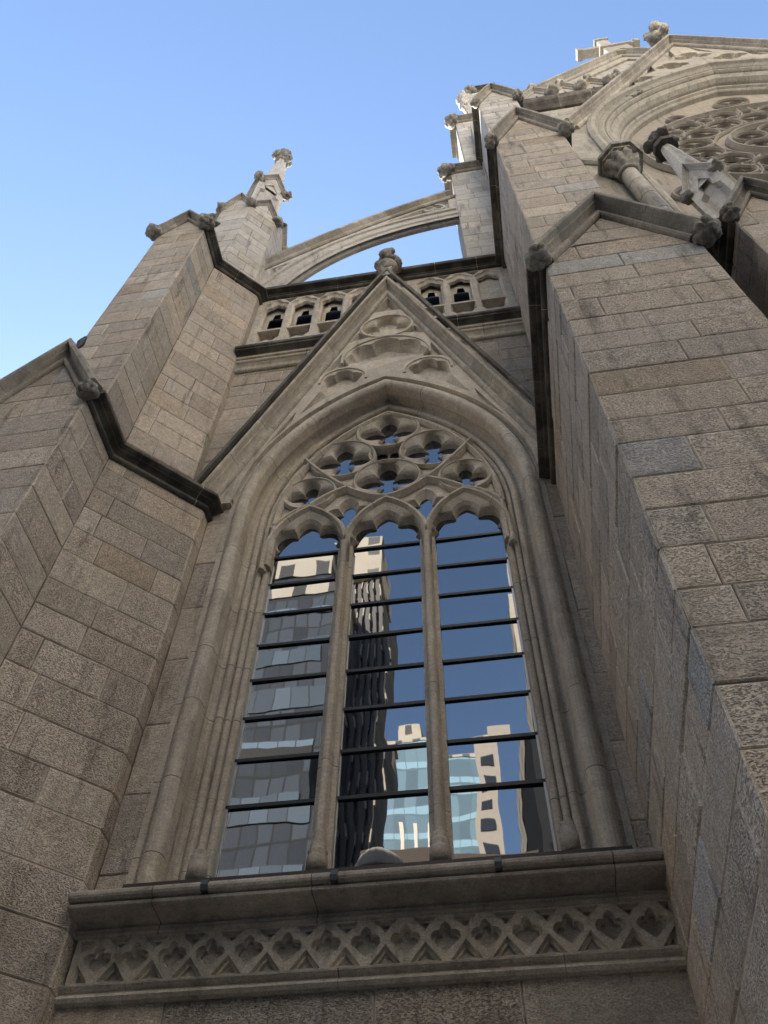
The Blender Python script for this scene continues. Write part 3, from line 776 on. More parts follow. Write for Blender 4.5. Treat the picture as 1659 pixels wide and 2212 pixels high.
for nm, x, y0, y1, z, k in (('string_course', 1.4, 8.0, 4.35, 13.12, .66), ('string_course', 1.65, 8.3, 5.2, 23.9, .62), ('string_course', 1.94, 8.5, 6.3, 34.75, .66)):
    part(nm, lambda m: hstring(m, [(x, y1 + .02), (x, y0)], z, k), M_SOOT_SHADE, rbut)
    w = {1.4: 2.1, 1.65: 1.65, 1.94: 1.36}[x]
    part(nm, lambda m: hstring(m, [(x + w, y0), (x + w, y1 + .02)], z, k), M_SOOT_SHADE, rbut)
    part('kneeler', lambda m: boss(m, (x - .1, y1 - .12, z + .06), .18, int(z * 10)), M_CARV, rbut)
    part('kneeler', lambda m: boss(m, (x + w + .06, y1 - .12, z + .08), .20, int(z * 10) + 3), M_CARV, rbut)
part('finial', lambda m: boss(m, (2.3, 5.6, 27.3), .33, 91, .7, .7, 1.2), M_CARV, rbut)
part('finial', lambda m: boss(m, (2.95, 6.0, 27.9), .4, 92, 1.2, .8, .6), M_CARV, rbut)

# ---- far buttress on the left: gabled front, splayed flank, second stage
def lb_(m):
    q = math.sqrt(2)
    gabled_front(m, -7.45, -5.71, 5.45, -.2, 13.2, -6.58, 14.8, 51)
    ashlar(m, (-5.71, 5.45), (1, 0), [(0, -.2), (1.07, -.2), (1.07, 13.4), (0, 13.4)], 52)
    ashlar(m, (-5.71, 6.52), (1, -1), [(0, -.2), (1.23 * q, -.2), (1.23 * q, 13.4), (0, 13.4)], 53, lens=(.7, 1.3))
    ashlar(m, (-4.48, 7.75), (1, 0), [(0, -.2), (.27, -.2), (.27, 13.4), (0, 13.4)], 54)
    ashlar(m, (-7.45, 8.5), (-1, 0), [(0, -.2), (3.05, -.2), (3.05, 13.4), (0, 13.4)], 55)
    gabled_front(m, -7.31, -6.04, 6.08, 13.2, 23.85, -6.68, 24.93, 56, h=.56, pit=.6)  # second stage from here: plan and heights were scaled about the camera
    ashlar(m, (-6.04, 6.08), (1, 0), [(0, 13.2), (1.0, 13.2), (1.0, 23.95), (0, 23.95)], 57, h=.56, pit=.7)
    ashlar(m, (-6.04, 7.08), (1, -1), [(0, 13.2), (.96 * q, 13.2), (.96 * q, 23.95), (0, 23.95)], 58, h=.56, lens=(.5, 1.1), pit=.7)
    ashlar(m, (-5.08, 8.04), (1, 0), [(0, 13.2), (.24, 13.2), (.24, 23.95), (0, 23.95)], 59, h=.56)
    ashlar(m, (-7.31, 8.6), (-1, 0), [(0, 13.2), (2.52, 13.2), (2.52, 23.95), (0, 23.95)], 60, h=.56)
lbut = part('splayed_buttress', lb_, M_GRAN, church, 'two-stage gabled buttress with a splayed flank below the pinnacle')
part('coping', lambda m: gcoping(m, -7.45, -5.71, 5.45, 13.2, -6.58, 14.8, .62, .6), M_COPE, lbut)
part('coping', lambda m: gcoping(m, -7.31, -6.04, 6.08, 23.85, -6.68, 24.93, .52, 1.3), M_COPE, lbut)
part('string_course', lambda m: hstring(m, [(-4.48, 8.05), (-4.48, 7.75), (-5.71, 6.52), (-5.71, 5.47)], 13.25, .66), M_SOOT_SHADE, lbut)
part('string_course', lambda m: hstring(m, [(-5.08, 8.3), (-5.08, 8.04), (-6.04, 7.08), (-6.04, 6.10)], 23.82, .62), M_SOOT_SHADE, lbut)
for (x, y, z, sd, r) in ((-5.66, 5.33, 13.35, 1, .165), (-7.5, 5.33, 13.3, 2, .18), (-5.98, 5.97, 24.0, 3, .20), (-7.38, 5.97, 23.95, 4, .22)):
    part('kneeler', lambda m: boss(m, (x, y, z), r, sd), M_CARV, lbut)
def lf(m):
    boss(m, (-6.5, 6.4, 25.75), .33, 17, 1.3, .7, .7)
    boss(m, (-6.72, 6.5, 26.3), .2, 18, .7, .7, 1.3, sub=3)
part('finial', lf, M_CARV, lbut)

# ---- octagonal pinnacle over it
PX, PY, PA = -6.65, 8.66, 1.204  # pinnacle and turret scaled about the camera, results written as plain numbers
def octa(a, x=PX, y=PY): return [(x + a / math.cos(rad(22.5)) * math.cos(rad(22.5 + 45 * i)), y + a / math.cos(rad(22.5)) * math.sin(rad(22.5 + 45 * i))) for i in range(8)]
def pin_(m):
    w = 2 * PA * math.tan(rad(22.5))
    for i in range(8):
        a = rad(-135 + 45 * i - 0) ; nx, ny = math.cos(a), math.sin(a)
        N = Vector((nx, ny, 0)); S = Z_.cross(N); p = Vector((PX, PY, 0)) + N * PA - S * (w / 2)
        ashlar(m, (p.x, p.y), (nx, ny), [(0, 24.07), (w, 24.07), (w, 30.79), (w / 2, 32.00), (0, 30.79)], 70 + i, h=.55, lens=(.4, .9), pit=.3, relief=.003)
    o = octa(PA * .92); vs = [(x, y, 30.79) for x, y in o] + [(PX, PY, 34.78)]
    m.add(vs, [(i, (i + 1) % 8, 8) for i in range(8)])
pin = part('pinnacle', pin_, M_MARB, church, 'octagonal pinnacle with gablets and a spirelet')
for i in range(8):
    a = rad(-135 + 45 * i); N = Vector((math.cos(a), math.sin(a), 0)); S = Z_.cross(N); w = 2 * PA * math.tan(rad(22.5))
    def gp(m):
        O = Vector((PX, PY, 0)) + N * PA
        sweep(m, O, S, Z_, N, [(-w / 2 + .07, 30.91), (0, 31.95), (w / 2 - .07, 30.91)], cope_prof(.36, .2), pit=.15)
    part('gablet_coping', gp, M_COPE, pin)
    b = rad(-112.5 + 45 * i); R = PA / math.cos(rad(22.5)) + .06
    part('kneeler', lambda m: boss(m, (PX + R * math.cos(b), PY + R * math.sin(b), 30.98), .2, 200 + i, sub=3), M_CARV, pin)
TH = .79
def tur_(m):
    q = math.sqrt(2); w = TH * q
    for i in range(4):
        a = rad(-135 + 90 * i); N = Vector((math.cos(a), math.sin(a), 0)); S = Z_.cross(N); p = Vector((PX, PY, 0)) + N * (TH / q) - S * (w / 2)
        za, zb = 30.90, 36.15
        O = Vector((PX, PY, 0)) + N * (TH / q)
        pan = lambda k, d: [(-.36 * k, 32.4), (.36 * k, 32.4), (.36 * k, 35.3), (.2 * k, 35.5), (.26 * k, 35.9), (0, 36.55 + .3 * (k - 1)), (-.26 * k, 35.9), (-.2 * k, 35.5), (-.36 * k, 35.3)]
        p0, p1 = pan(1.15, 0), pan(.95, 0)
        reveal(m, O, S, Z_, N, [(p0, 0), (p1, -.13)]); plate(m, O, S, Z_, N, p1, [], -.13, rc(.1, .6))
        plate(m, O, S, Z_, N, [(-w / 2, za), (w / 2, za), (w / 2, zb), (0, zb + 1.45), (-w / 2, zb)], [p0], 0,
              jointed=lambda c: (random.Random(int(c.y * 1.6) * 3 + int(c.x > 0) + i).random(), .3, .15, 0))
    s0 = .74; b = [(PX + (s0 if i % 2 else .52) * math.cos(rad(45 + 45 * i)), PY + (s0 if i % 2 else .52) * math.sin(rad(45 + 45 * i)), 35.94) for i in range(8)]
    t = [(PX + .17 * math.cos(rad(45 + 45 * i)), PY + .17 * math.sin(rad(45 + 45 * i)), 42.55) for i in range(8)]
    m.add(b + t, [(i, (i + 1) % 8, 8 + (i + 1) % 8, 8 + i) for i in range(8)] + [tuple(range(8, 16))])
part('turret', tur_, M_MARB, pin)
for i in range(4):
    a = rad(-135 + 90 * i); N = Vector((math.cos(a), math.sin(a), 0)); S = Z_.cross(N); w = TH * math.sqrt(2)
    part('gablet_coping', lambda m: sweep(m, Vector((PX, PY, 0)) + N * (TH / math.sqrt(2)), S, Z_, N, [(-w / 2 + .07, 36.17), (0, 37.46), (w / 2 - .07, 36.17)], cope_prof(.36, .2), pit=.15), M_COPE, pin)
    b = rad(-90 + 90 * i)
    part('kneeler', lambda m: boss(m, (PX + (TH + .08) * math.cos(b), PY + (TH + .08) * math.sin(b), 36.2), .22, 220 + i, sub=3), M_CARV, pin)
def ptop(m):
    lathe(m, (PX, PY, 41.6), [(.2, 0), (.2, .3), (.30, .36), (.32, .46), (.22, .52)], 24, rc(.1))
    boss(m, (PX, PY, 42.75), .46, 33, 1, 1, 1.35)
part('finial', ptop, M_CARV, pin)

# ---- flying buttress
def fly_(m):
    Yf, th = 8.5, .27  # span and top curve scaled about the camera to this depth
    xs = [-5.46 + (.757 + 5.46) * i / 24 for i in range(25)]
    top = lambda x: 27.64 + (x + 5.46) * .745 + .37 * math.sin(math.pi * (x + 5.46) / 6.217)
    # lower curve: a quarter-ish arc from the springer on the left to the crown on the right
    low = pline((-4.95, 24.7), (-2.85, 28.2), (.757, 29.7), 24)
    edge = [(-5.46, 24.7)] + low
    def off(p, d):
        out = []
        for i in range(len(p)):
            a = Vector(p[max(i - 1, 0)]); b = Vector(p[min(i + 1, len(p) - 1)]); t = (b - a).normalized()
            out.append((p[i][0] - t.y * d, p[i][1] + t.x * d))
        return out
    outer = low + [(x, top(x)) for x in xs[::-1]] + [(-5.46, 24.7)]
    hol = []
    O = (0, Yf, 0)
    # traceried spandrels at both ends
    A1 = off(low, 1.02)
    tri_r = [(-1.7, 30.12), (.46, 30.78), (.46, 31.72)]
    tri_l = [(-5.23, 26.75), (-5.1, 26.5), (-3.8, 28.2), (-5.23, 27.33)]
    for tri in (tri_r, tri_l):
        i2 = ins(tri, .05); hol.append(tri); reveal(m, O, X_, Z_, FN, [(tri, 0), (i2, -.12)]); plate(m, O, X_, Z_, FN, i2, [], -.12, rc(.1, .3))
    plate(m, O, X_, Z_, FN, outer, hol, 0, jointed=lambda c: (random.Random(int((c.x + 9) * .9) * 5 + int(c.y * .7)).random(), .3, .15, 0))
    plate(m, (0, Yf + th, 0), X_, Z_, FN, outer, [], 0, rc(.1))
    for c in ((-.05, 31.02, .34), (-4.85, 27.17, .21)):
        sweep(m, (0, Yf - .0, 0), X_, Z_, FN, arc(c[0], c[1], c[2], 0, 360, 24), [(-.035, -.12), (-.035, .0), (.035, .0), (.035, -.12)], closed=True)
        for q in range(4):
            sweep(m, (0, Yf, 0), X_, Z_, FN, arc(c[0] + c[2] * .5 * math.cos(rad(90 * q + 45)), c[1] + c[2] * .5 * math.sin(rad(90 * q + 45)), c[2] * .46, 0, 360, 14), [(-.02, -.12), (-.02, -.05), (.02, -.05), (.02, -.12)], closed=True)
    # arch ring mouldings and hollow soffit
    sweep(m, (0, Yf, 0), X_, Z_, FN, low, [(0, -th), (0, -.16), (.05, -.10), (.14, -.03), (.2, .0), (.24, .05), (.42, .06), (.46, .02), (.5, -.03), (.62, -.05), (.70, .0), (.72, .06), (.86, .06), (.9, 0), (.9, -th)], jl=1.0, pit=.15)
fly = part('flying_buttress', fly_, M_MARB, church, 'arched flying buttress against the sky')
def flyc(m):
    xs = [-5.46 + 6.217 * i / 24 for i in range(25)]; top = lambda x: 27.64 + (x + 5.46) * .745 + .37 * math.sin(math.pi * (x + 5.46) / 6.217)
    sweep(m, (0, 8.5, 0), X_, Z_, FN, [(x, top(x) - .42) for x in xs], [(0, -.5), (0, .04), (.05, .08), (.12, .08), (.17, .03), (.26, .05), (.33, .14), (.36, .18), (.50, .18), (.56, .1), (.62, -.1), (.56, -.6)], jl=1.3)
part('coping', flyc, M_COPE, fly)

# ---- corner pier of the transept, stacked set-offs
def pier_(m):  # pier coordinates scaled outward from the camera, then baked in
    ashlar(m, (.714, 8.45), (0, -1), [(0, 24.07), (1.365, 24.07), (1.365, 34.99), (0, 34.99)], 81, h=.62, lens=(.35, .9), pit=.2, relief=.003, grey=.1)
    ashlar(m, (.714, 10.2), (-1, 0), [(0, 24.07), (1.55, 24.07), (1.55, 34.99), (0, 34.99)], 82, h=.62, pit=.2)
    ashlar(m, (1.365, 8.66), (0, -1), [(0, 34.57), (1.0, 34.57), (1.0, 44.34), (0, 44.34)], 83, h=.62, lens=(.35, .9), pit=.2, relief=.003, grey=.1)
    ashlar(m, (1.365, 10.2), (-1, 0), [(0, 34.57), (1.35, 34.57), (1.35, 44.34), (0, 44.34)], 84, h=.62, pit=.2)
    ashlar(m, (2.1, 8.82), (0, -1), [(0, 44.02), (2.2, 44.02), (2.2, 51.58), (0, 51.58)], 85, h=.62, lens=(.4, .9), pit=.2, relief=.003)
    ashlar(m, (2.1, 10.2), (-1, 0), [(0, 37.72), (1.2, 37.72), (1.2, 50.53), (0, 50.53)], 86, h=.62, pit=.2)
    ashlar(m, (2.78, 9.03), (0, -1), [(0, 50.32), (1.4, 50.32), (1.4, 53.05), (0, 53.05)], 87, h=.62, lens=(.4, .9), pit=.2, relief=.003)
    ashlar(m, (2.78, 10.2), (-1, 0), [(0, 49.27), (1.0, 49.27), (1.0, 53.05), (0, 53.05)], 88, h=.62, pit=.2)
    box(m, (.77, 8.5, 24.07), (2.2, 10.2, 34.88)); box(m, (1.42, 8.71, 34.57), (3.4, 10.2, 44.23)); box(m, (2.16, 8.87, 44.02), (4.2, 10.2, 50.95)); box(m, (2.83, 9.08, 50.32), (4.0, 10.2, 52.95))
pier = part('transept_pier', pier_, M_MARB, church, 'pale stepped corner pier receiving the flying buttress')
for pth, z in (([(1.9, 8.45), (.714, 8.45), (.714, 10.2)], 34.68), ([(2.3, 8.66), (1.365, 8.66), (1.365, 10.2)], 44.13), ([(4.0, 9.03), (2.78, 9.03), (2.78, 10.2)], 52.84)):
    part('string_course', lambda m: hstring(m, pth, z, .8), M_COPE if z < 52.42 else M_SOOT_SHADE, pier)
    part('kneeler', lambda m: boss(m, (pth[1][0] - .15, pth[1][1] - .1, z + .1), .33, int(z)), M_CARV, pier)
part('kneeler', lambda m: boss(m, (2.05, 8.82, 50.32), .5, 301, .6, .8, 1.6), M_MARB, pier)
part('kneeler', lambda m: boss(m, (1.95, 8.5, 47.17), .35, 302, .6, .8, 2.2), M_MARB, pier)

# ---- transept front with its great rose window under a gable
TX, TY = 10.4, 6.5
def tarch(w, z0=None, n=22): return pointed(TX, w, 28.5, 2.73, n, z0)
def tr_(m):
    O = (0, TY, 0); gs, gz = 1.97, 42.0
    bot = 20
    hole = tarch(5.35, 20)
    outer = [(3.2, bot), (TX - 5.35, bot)] + tarch(5.35)[0:] + [(TX + 5.35, bot), (17.4, bot), (17.4, 30.5), (TX + (gz - 30.5) / gs, 30.5), (TX, gz), (TX - (gz - 30.5) / gs, 30.5), (3.2, 30.5)]
    holes = []
    # blind tracery in the spandrels
    for sx in (-1, 1):
        for (cx, cz, r) in ((1.05, 37.3, .62), (2.35, 35.6, .62), (.0, 38.6, .75), (3.35, 33.9, .45)):
            if cx == 0 and sx > 0: continue
            lp = [(foil(TX + sx * cx, cz, r, [0, 90, 180, 270] if cx else [90, 210, 330], .54, rr, 40, .25), v) for rr, v in ((.46, 0), (.40, -.12), (.34, -.2))]
            holes.append(lp[0][0]); reveal(m, O, X_, Z_, FN, lp); plate(m, O, X_, Z_, FN, lp[-1][0], [], -.2, rc(.1, .4))
        for tri in ([(1.75, 36.9), (2.2, 36.5), (1.65, 38.3)], [(2.9, 34.75), (3.3, 34.6), (2.8, 36.0)], [(.45, 39.3), (.9, 38.4), (.35, 40.6)], [(3.75, 33.3), (4.6, 31.4), (3.85, 34.0)]):
            t = [(TX + sx * a, b) for a, b in tri]; t = t if area(t) > 0 else t[::-1]; i2 = ins(t, .03)
            if i2: holes.append(t); reveal(m, O, X_, Z_, FN, [(t, 0), (i2, -.15)]); plate(m, O, X_, Z_, FN, i2, [], -.15, rc(.1, .3))
    plate(m, O, X_, Z_, FN, outer[::1], holes, 0, jointed=lambda c: (random.Random(int(c.y * .8) * 9 + int(c.x * .9)).random(), .3, .2, 0))
    ashlar(m, (3.1, 8.1), (0, -1), [(0, 0), (15, 0), (15, 41.2), (0, 41.2)], 90, lens=(.8, 1.6), pit=.3)
    box(m, (1.9, 8.2, 0), (18, 9.6, 41.2)); box(m, (3.1, 6.52, 0), (TX - 5.5, 8.1, 30)); box(m, (TX + 5.5, 6.52, 0), (17.4, 8.1, 30))
tr = part('transept_front', tr_, M_TRAN, church, 'transept front with a steep gable over the rose window')
def tco(m):
    gs, gz = 1.97, 41.2
    sweep(m, (0, TY, 0), X_, Z_, FN, [(TX - (gz - 29.9) / gs, 29.9), (TX, gz), (TX + (gz - 29.9) / gs, 29.9)], cope_prof(.95, 1.6), jl=1.6, pit=.2)
part('coping', tco, M_COPE, tr)
part('finial', lambda m: boss(m, (TX - .1, TY - .2, 43.5), .55, 55, .9, .9, 1.3), M_CARV, tr)
def tam(m):
    base = 4.65
    P = [(5.62, 6.5), (5.62, 6.42), (5.5, 6.36), (5.38, 6.40), (5.34, 6.5), (5.30, 6.55), (5.24, 6.52), (5.16, 6.5), (5.10, 6.56), (5.09, 6.62), (5.04, 6.58), (4.97, 6.58), (4.92, 6.66), (4.91, 6.72), (4.85, 6.72), (4.72, 6.80), (4.64, 6.95), (4.63, 7.05),
         (4.60, 7.04), (4.54, 7.06), (4.50, 7.14), (4.46, 7.16), (4.42, 7.2), (4.40, 7.35), (4.38, 7.6)]
    sweep(m, (0, 0, 0), X_, Z_, FN, tarch(base, 20, 22), [(u - base, -y) for u, y in P], ring=False, jl=1.5, pit=.15)
part('arch_moulding', tam, M_TRAN, tr)
RC = (10.4, 28.5)
def rose_(m):
    O = (0, 7.3, 0); holes = []
    outer = tarch(4.45, 20.0)
    cs = []
    rp = bar_prof(.05, .07)
    for k in range(14):
        a = 12.857 + 25.714 * k; cs.append((RC[0] + 2.52 * math.cos(rad(a)), RC[1] + 2.52 * math.sin(rad(a)), .54, a))
        b = 25.714 * k; cs.append((RC[0] + 3.42 * math.cos(rad(b)), RC[1] + 3.42 * math.sin(rad(b)), .44, b))
    for k in range(14):
        a = 25.714 * k; cs.append((RC[0] + 2.88 * math.cos(rad(a)), RC[1] + 2.88 * math.sin(rad(a)), .17, a)); a += 12.857; cs.append((RC[0] + 3.36 * math.cos(rad(a)), RC[1] + 3.36 * math.sin(rad(a)), .27, a))
    for k in range(6):
        a = 60 * k + 30; cs.append((RC[0] + .98 * math.cos(rad(a)), RC[1] + .98 * math.sin(rad(a)), .46, a))
    cs.append((RC[0], RC[1], .45, 0))
    for sx in (-1, 1): cs.append((RC[0] + sx * 3.6, 24.6, .62, 0)); cs.append((RC[0] + sx * 1.25, 23.6, .7, 0))
    cs.append((RC[0], 33.55, .55, 90)); cs.append((RC[0] - 2.1, 32.55, .3, 90)); cs.append((RC[0] + 2.1, 32.55, .3, 90))
    for x, z, r, a in cs:
        lp = [(foil(x, z, r * .9, [a + 45 + 90 * q for q in range(4)], +.56, rr, 48, .25), v) for rr, v in ((.455, -.05), (.435, -.10), (.40, -.17))]
        holes.append(lp[0][0]); reveal(m, O, X_, Z_, FN, lp)
        sweep(m, O, X_, Z_, FN, arc(x, z, r, 0, 360, 28), rp, closed=True)
    # heads of the lights below the rose
    for k in range(-3, 4):
        x = RC[0] + k * 1.2; h = foil(x, 22.3, .5, [(90, True), 165, 15], .5, .5, 30, .4, -10, 190)
        holes.append(h + [(x - .45, 20.05), (x + .45, 20.05)]); sweep(m, O, X_, Z_, FN, pointed(x, .58, 22.2, .5, 8, 20), rp)
    plate(m, O, X_, Z_, FN, outer, holes, -.05, rc(.15, .4))
    rb = bar_prof(.11, .14)
    for R, pf in ((4.02, rb), (1.55, rb), (1.95, rp)): sweep(m, O, X_, Z_, FN, arc(RC[0], RC[1], R, 0, 360, 64), pf, closed=True)
    # sinuous bars weaving between the two rings of circles
    for k in range(14):
        a = 12.857 + 25.714 * k
        for s in (-1, 1):
            p = [(RC[0] + q * math.cos(rad(a + s * d)), RC[1] + q * math.sin(rad(a + s * d))) for q, d in ((1.95, 12.86), (2.3, 13.6), (2.75, 11.5), (3.05, 5.5), (3.3, 3.5), (3.98, 2.5))]
            sweep(m, O, X_, Z_, FN, p, rp)
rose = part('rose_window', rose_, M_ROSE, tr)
def rgl(m): plate(m, (0, 7.62, 0), X_, Z_, FN, tarch(4.5, 20), [], 0)
part('glass_pane', rgl, M_GLASS, tr)
CAPX, CAPY = 4.83, 6.32
def colu(m):
    n = 20; lathe(m, (CAPX, CAPY, 14), [(.21, 0), (.21, 9.8)], 24, rc(.1))
    for i in range(9):
        z = 9.8 - i * 1.15; lathe(m, (CAPX, CAPY, 14), [(.214, z - .012), (.214, z + .012)], 24, MORTAR)
part('column', colu, M_TRAN, tr)
def capi(m):
    lathe(m, (CAPX, CAPY, 23.6), [(.22, 0), (.27, .03), (.27, .1), (.23, .14), (.23, .25), (.27, .5), (.34, .72), (.38, .9), (.34, 1.0)], 48, rc(.05),
          lambda th, z: 1 + (.26 * abs(math.cos(4 * th + 2.2 * z)) * (z > .2) + .07 * math.cos(16 * th + 11 * z) * (z > .2)))
    pl = [(CAPX + .60 * math.cos(rad(22.5 + 45 * i)), CAPY + .60 * math.sin(rad(22.5 + 45 * i))) for i in range(8)]
    prism(m, pl, 24.62, 24.82, rc(.1)); prism(m, [(CAPX + (x - CAPX) * .86, CAPY + (y - CAPY) * .86) for x, y in pl], 24.52, 24.62, rc(.1))
part('capital', capi, M_CARV, tr)
def blind(m):
    sweep(m, (0, 6.45, 0), X_, Z_, FN, pointed(3.9, .85, 24.9, .4, 10), [(-.14, -.3), (-.14, .0), (-.07, .07), (.0, .07), (.05, .03), (.12, .06), (.18, 0), (.18, -.3)], jl=.6)
part('blind_arch', blind, M_TRAN, tr)
# parapet cornice with gablets, main gable and its cross behind
def tpar(m):
    prof = [(0, 40.9), (.1, 40.9), (.18, 41.0), (.14, 41.15), (.2, 41.25), (.36, 41.4), (.42, 41.55), (.44, 41.8), (0, 41.95), (-.4, 41.95), (-.4, 40.9)]
    sweep(m, (0, 8.1, 0), X_, FN, Z_, [(2.4, 0), (18, 0)], prof, jl=1.6)
part('cornice', tpar, M_SOOT_SHADE, tr)
for i in range(7):
    x = 5.05 + 1.26 * i
    def gl(m):
        plate(m, (0, 7.95, 0), X_, Z_, FN, [(x - .55, 41.95), (x + .55, 41.95), (x + .55, 43.2), (x, 44.4), (x - .55, 43.2)], [[(x - .3, 42.1), (x + .3, 42.1), (x, 43.6)]], 0, rc(.1))
        plate(m, (0, 8.1, 0), X_, Z_, FN, [(x - .55, 41.95), (x + .55, 41.95), (x + .55, 43.2), (x, 44.4), (x - .55, 43.2)], [], 0, rc(.1, .3))
        sweep(m, (0, 7.95, 0), X_, Z_, FN, [(x - .63, 43.05), (x, 44.3), (x + .63, 43.05)], cope_prof(.55, .25))
    g = part('parapet_gablet', gl, M_TRAN, tr)
    part('crocket', lambda m: boss(m, (x + .63, 7.8, 43.3), .3, 400 + i, sub=3), M_CARV, tr)
    part('crocket', lambda m: boss(m, (x, 7.85, 45.0), .26, 420 + i, .8, .8, 1.3, sub=3), M_CARV, tr)
def mg(m):
    plate(m, (0, 8.2, 0), X_, Z_, FN, [(4.2, 41.9), (16.6, 41.9), (16.6, 43.6), (10.4, 51.0), (4.2, 43.6)], [], 0, jointed=lambda c: rc(.1))
    box(m, (4.2, 8.22, 41.9), (16.6, 9.5, 43.6))
    sweep(m, (0, 8.2, 0), X_, Z_, FN, [(4.0, 43.4), (10.4, 51.0), (16.8, 43.4)], cope_prof(1.0, 1.2), jl=1.7)
    sweep(m, (0, 8.2, 0), X_, Z_, FN, [(4.4, 42.6), (10.4, 49.7), (16.4, 42.6)], [(0, -.1), (0, .1), (.12, .14), (.2, .1), (.2, -.1)], jl=1.2)
mgab = part('main_gable', mg, M_TRAN, church)
def crs(m):
    box(m, (9.75, 7.9, 51.2), (11.05, 8.9, 52.9), rc(.1)); box(m, (9.6, 7.8, 52.7), (11.2, 9.0, 53.0), rc(.1))
    lathe(m, (10.4, 8.3, 53.0), [(.45, 0), (.5, .15), (.36, .3), (.3, .6)], 20)
    box(m, (10.12, 8.1, 53.5), (10.68, 8.6, 56.6), rc(.1)); box(m, (9.0, 8.12, 54.55), (11.8, 8.58, 55.1), rc(.1))
    box(m, (8.72, 8.06, 54.46), (9.0, 8.64, 55.2), rc(.1)); box(m, (11.8, 8.06, 54.46), (12.08, 8.64, 55.2), rc(.1)); box(m, (10.02, 8.02, 56.6), (10.78, 8.66, 56.9), rc(.1))
part('cross', crs, M_TRAN, mgab)

# ---- narrow buttress and pinnacle of the portal, at the edge of the view
def pb_(m):
    gabled_front(m, 4.14, 5.2, 4.35, -.2, 13.7, 4.67, 14.75, 95, lens=(.6, 1.2))
    ashlar(m, (4.14, 7.0), (-1, 0), [(0, -.2), (2.65, -.2), (2.65, 14.0), (0, 14.0)], 96)
    ashlar(m, (5.2, 4.35), (1, 0), [(0, -.2), (2.65, -.2), (2.65, 14.0), (0, 14.0)], 97)
    box(m, (4.2, 4.4, -.2), (5.15, 7, 13.8), MORTAR)
pb = part('portal_buttress', pb_, M_GRAN, church)
part('coping', lambda m: gcoping(m, 4.14, 5.2, 4.35, 13.7, 4.67, 14.75, .5, 1.0), M_COPE, pb)
part('string_course', lambda m: hstring(m, [(4.14, 4.37), (4.14, 7.0)], 13.75, .7), M_SOOT_SHADE, pb)
part('kneeler', lambda m: boss(m, (4.1, 4.25, 13.9), .13, 501), M_CARV, pb)
QX, QY, QH = 5.08, 5.2, .44
def pp_(m):
    q = math.sqrt(2); w = QH * q
    for i in range(4):
        a = rad(-135 + 90 * i); N = Vector((math.cos(a), math.sin(a), 0)); S = Z_.cross(N); O = Vector((QX, QY, 0)) + N * (QH / q)
        p0 = [(-.22, 14.5), (.22, 14.5), (.22, 17.3), (.1, 17.45), (.14, 17.7), (0, 18.1), (-.14, 17.7), (-.1, 17.45), (-.22, 17.3)]; p1 = [(x * .8, z - .03) for x, z in p0]
        reveal(m, O, S, Z_, N, [(p0, 0), (p1, -.12)]); plate(m, O, S, Z_, N, p1, [], -.12, rc(.1, .5))
        plate(m, O, S, Z_, N, [(-w / 2, 12), (w / 2, 12), (w / 2, 17.8), (0, 18.8), (-w / 2, 17.8)], [p0], 0, rc(.1, .4))
    b = [(QX + (.40 if i % 2 == 0 else .29) * math.cos(rad(45 * i)), QY + (.40 if i % 2 == 0 else .29) * math.sin(rad(45 * i)), 17.8) for i in range(8)]; t = [(QX + .12 * math.cos(rad(45 * i)), QY + .12 * math.sin(rad(45 * i)), 21.3) for i in range(8)]
    m.add(b + t, [(i, (i + 1) % 8, 8 + (i + 1) % 8, 8 + i) for i in range(8)])
pp = part('portal_pinnacle', pp_, M_MARB, church)
for i in range(4):
    a = rad(-135 + 90 * i); N = Vector((math.cos(a), math.sin(a), 0)); S = Z_.cross(N); w = QH * math.sqrt(2)
    part('gablet_coping', lambda m: sweep(m, Vector((QX, QY, 0)) + N * (QH / math.sqrt(2)), S, Z_, N, [(-w / 2 + .05, 17.83), (0, 18.75), (w / 2 - .05, 17.83)], cope_prof(.26, .12)), M_MARB, pp)
    b = rad(-90 + 90 * i); part('kneeler', lambda m: boss(m, (QX + (QH + .03) * math.cos(b), QY + (QH + .03) * math.sin(b), 17.8), .13, 520 + i, sub=3), M_CARV, pp)
def ppf(m):
    prism(m, octa(.24, QX, QY), 21.2, 21.4, rc(.1)); boss(m, (QX, QY, 22.0), .2, 530, .8, .8, 2.4, sub=4)
    for i in range(4): boss(m, (QX + .24 * math.cos(rad(90 * i)), QY + .24 * math.sin(rad(90 * i)), 21.65), .15, 540 + i, sub=3)
part('finial', ppf, M_SOOT_SHADE, pp)

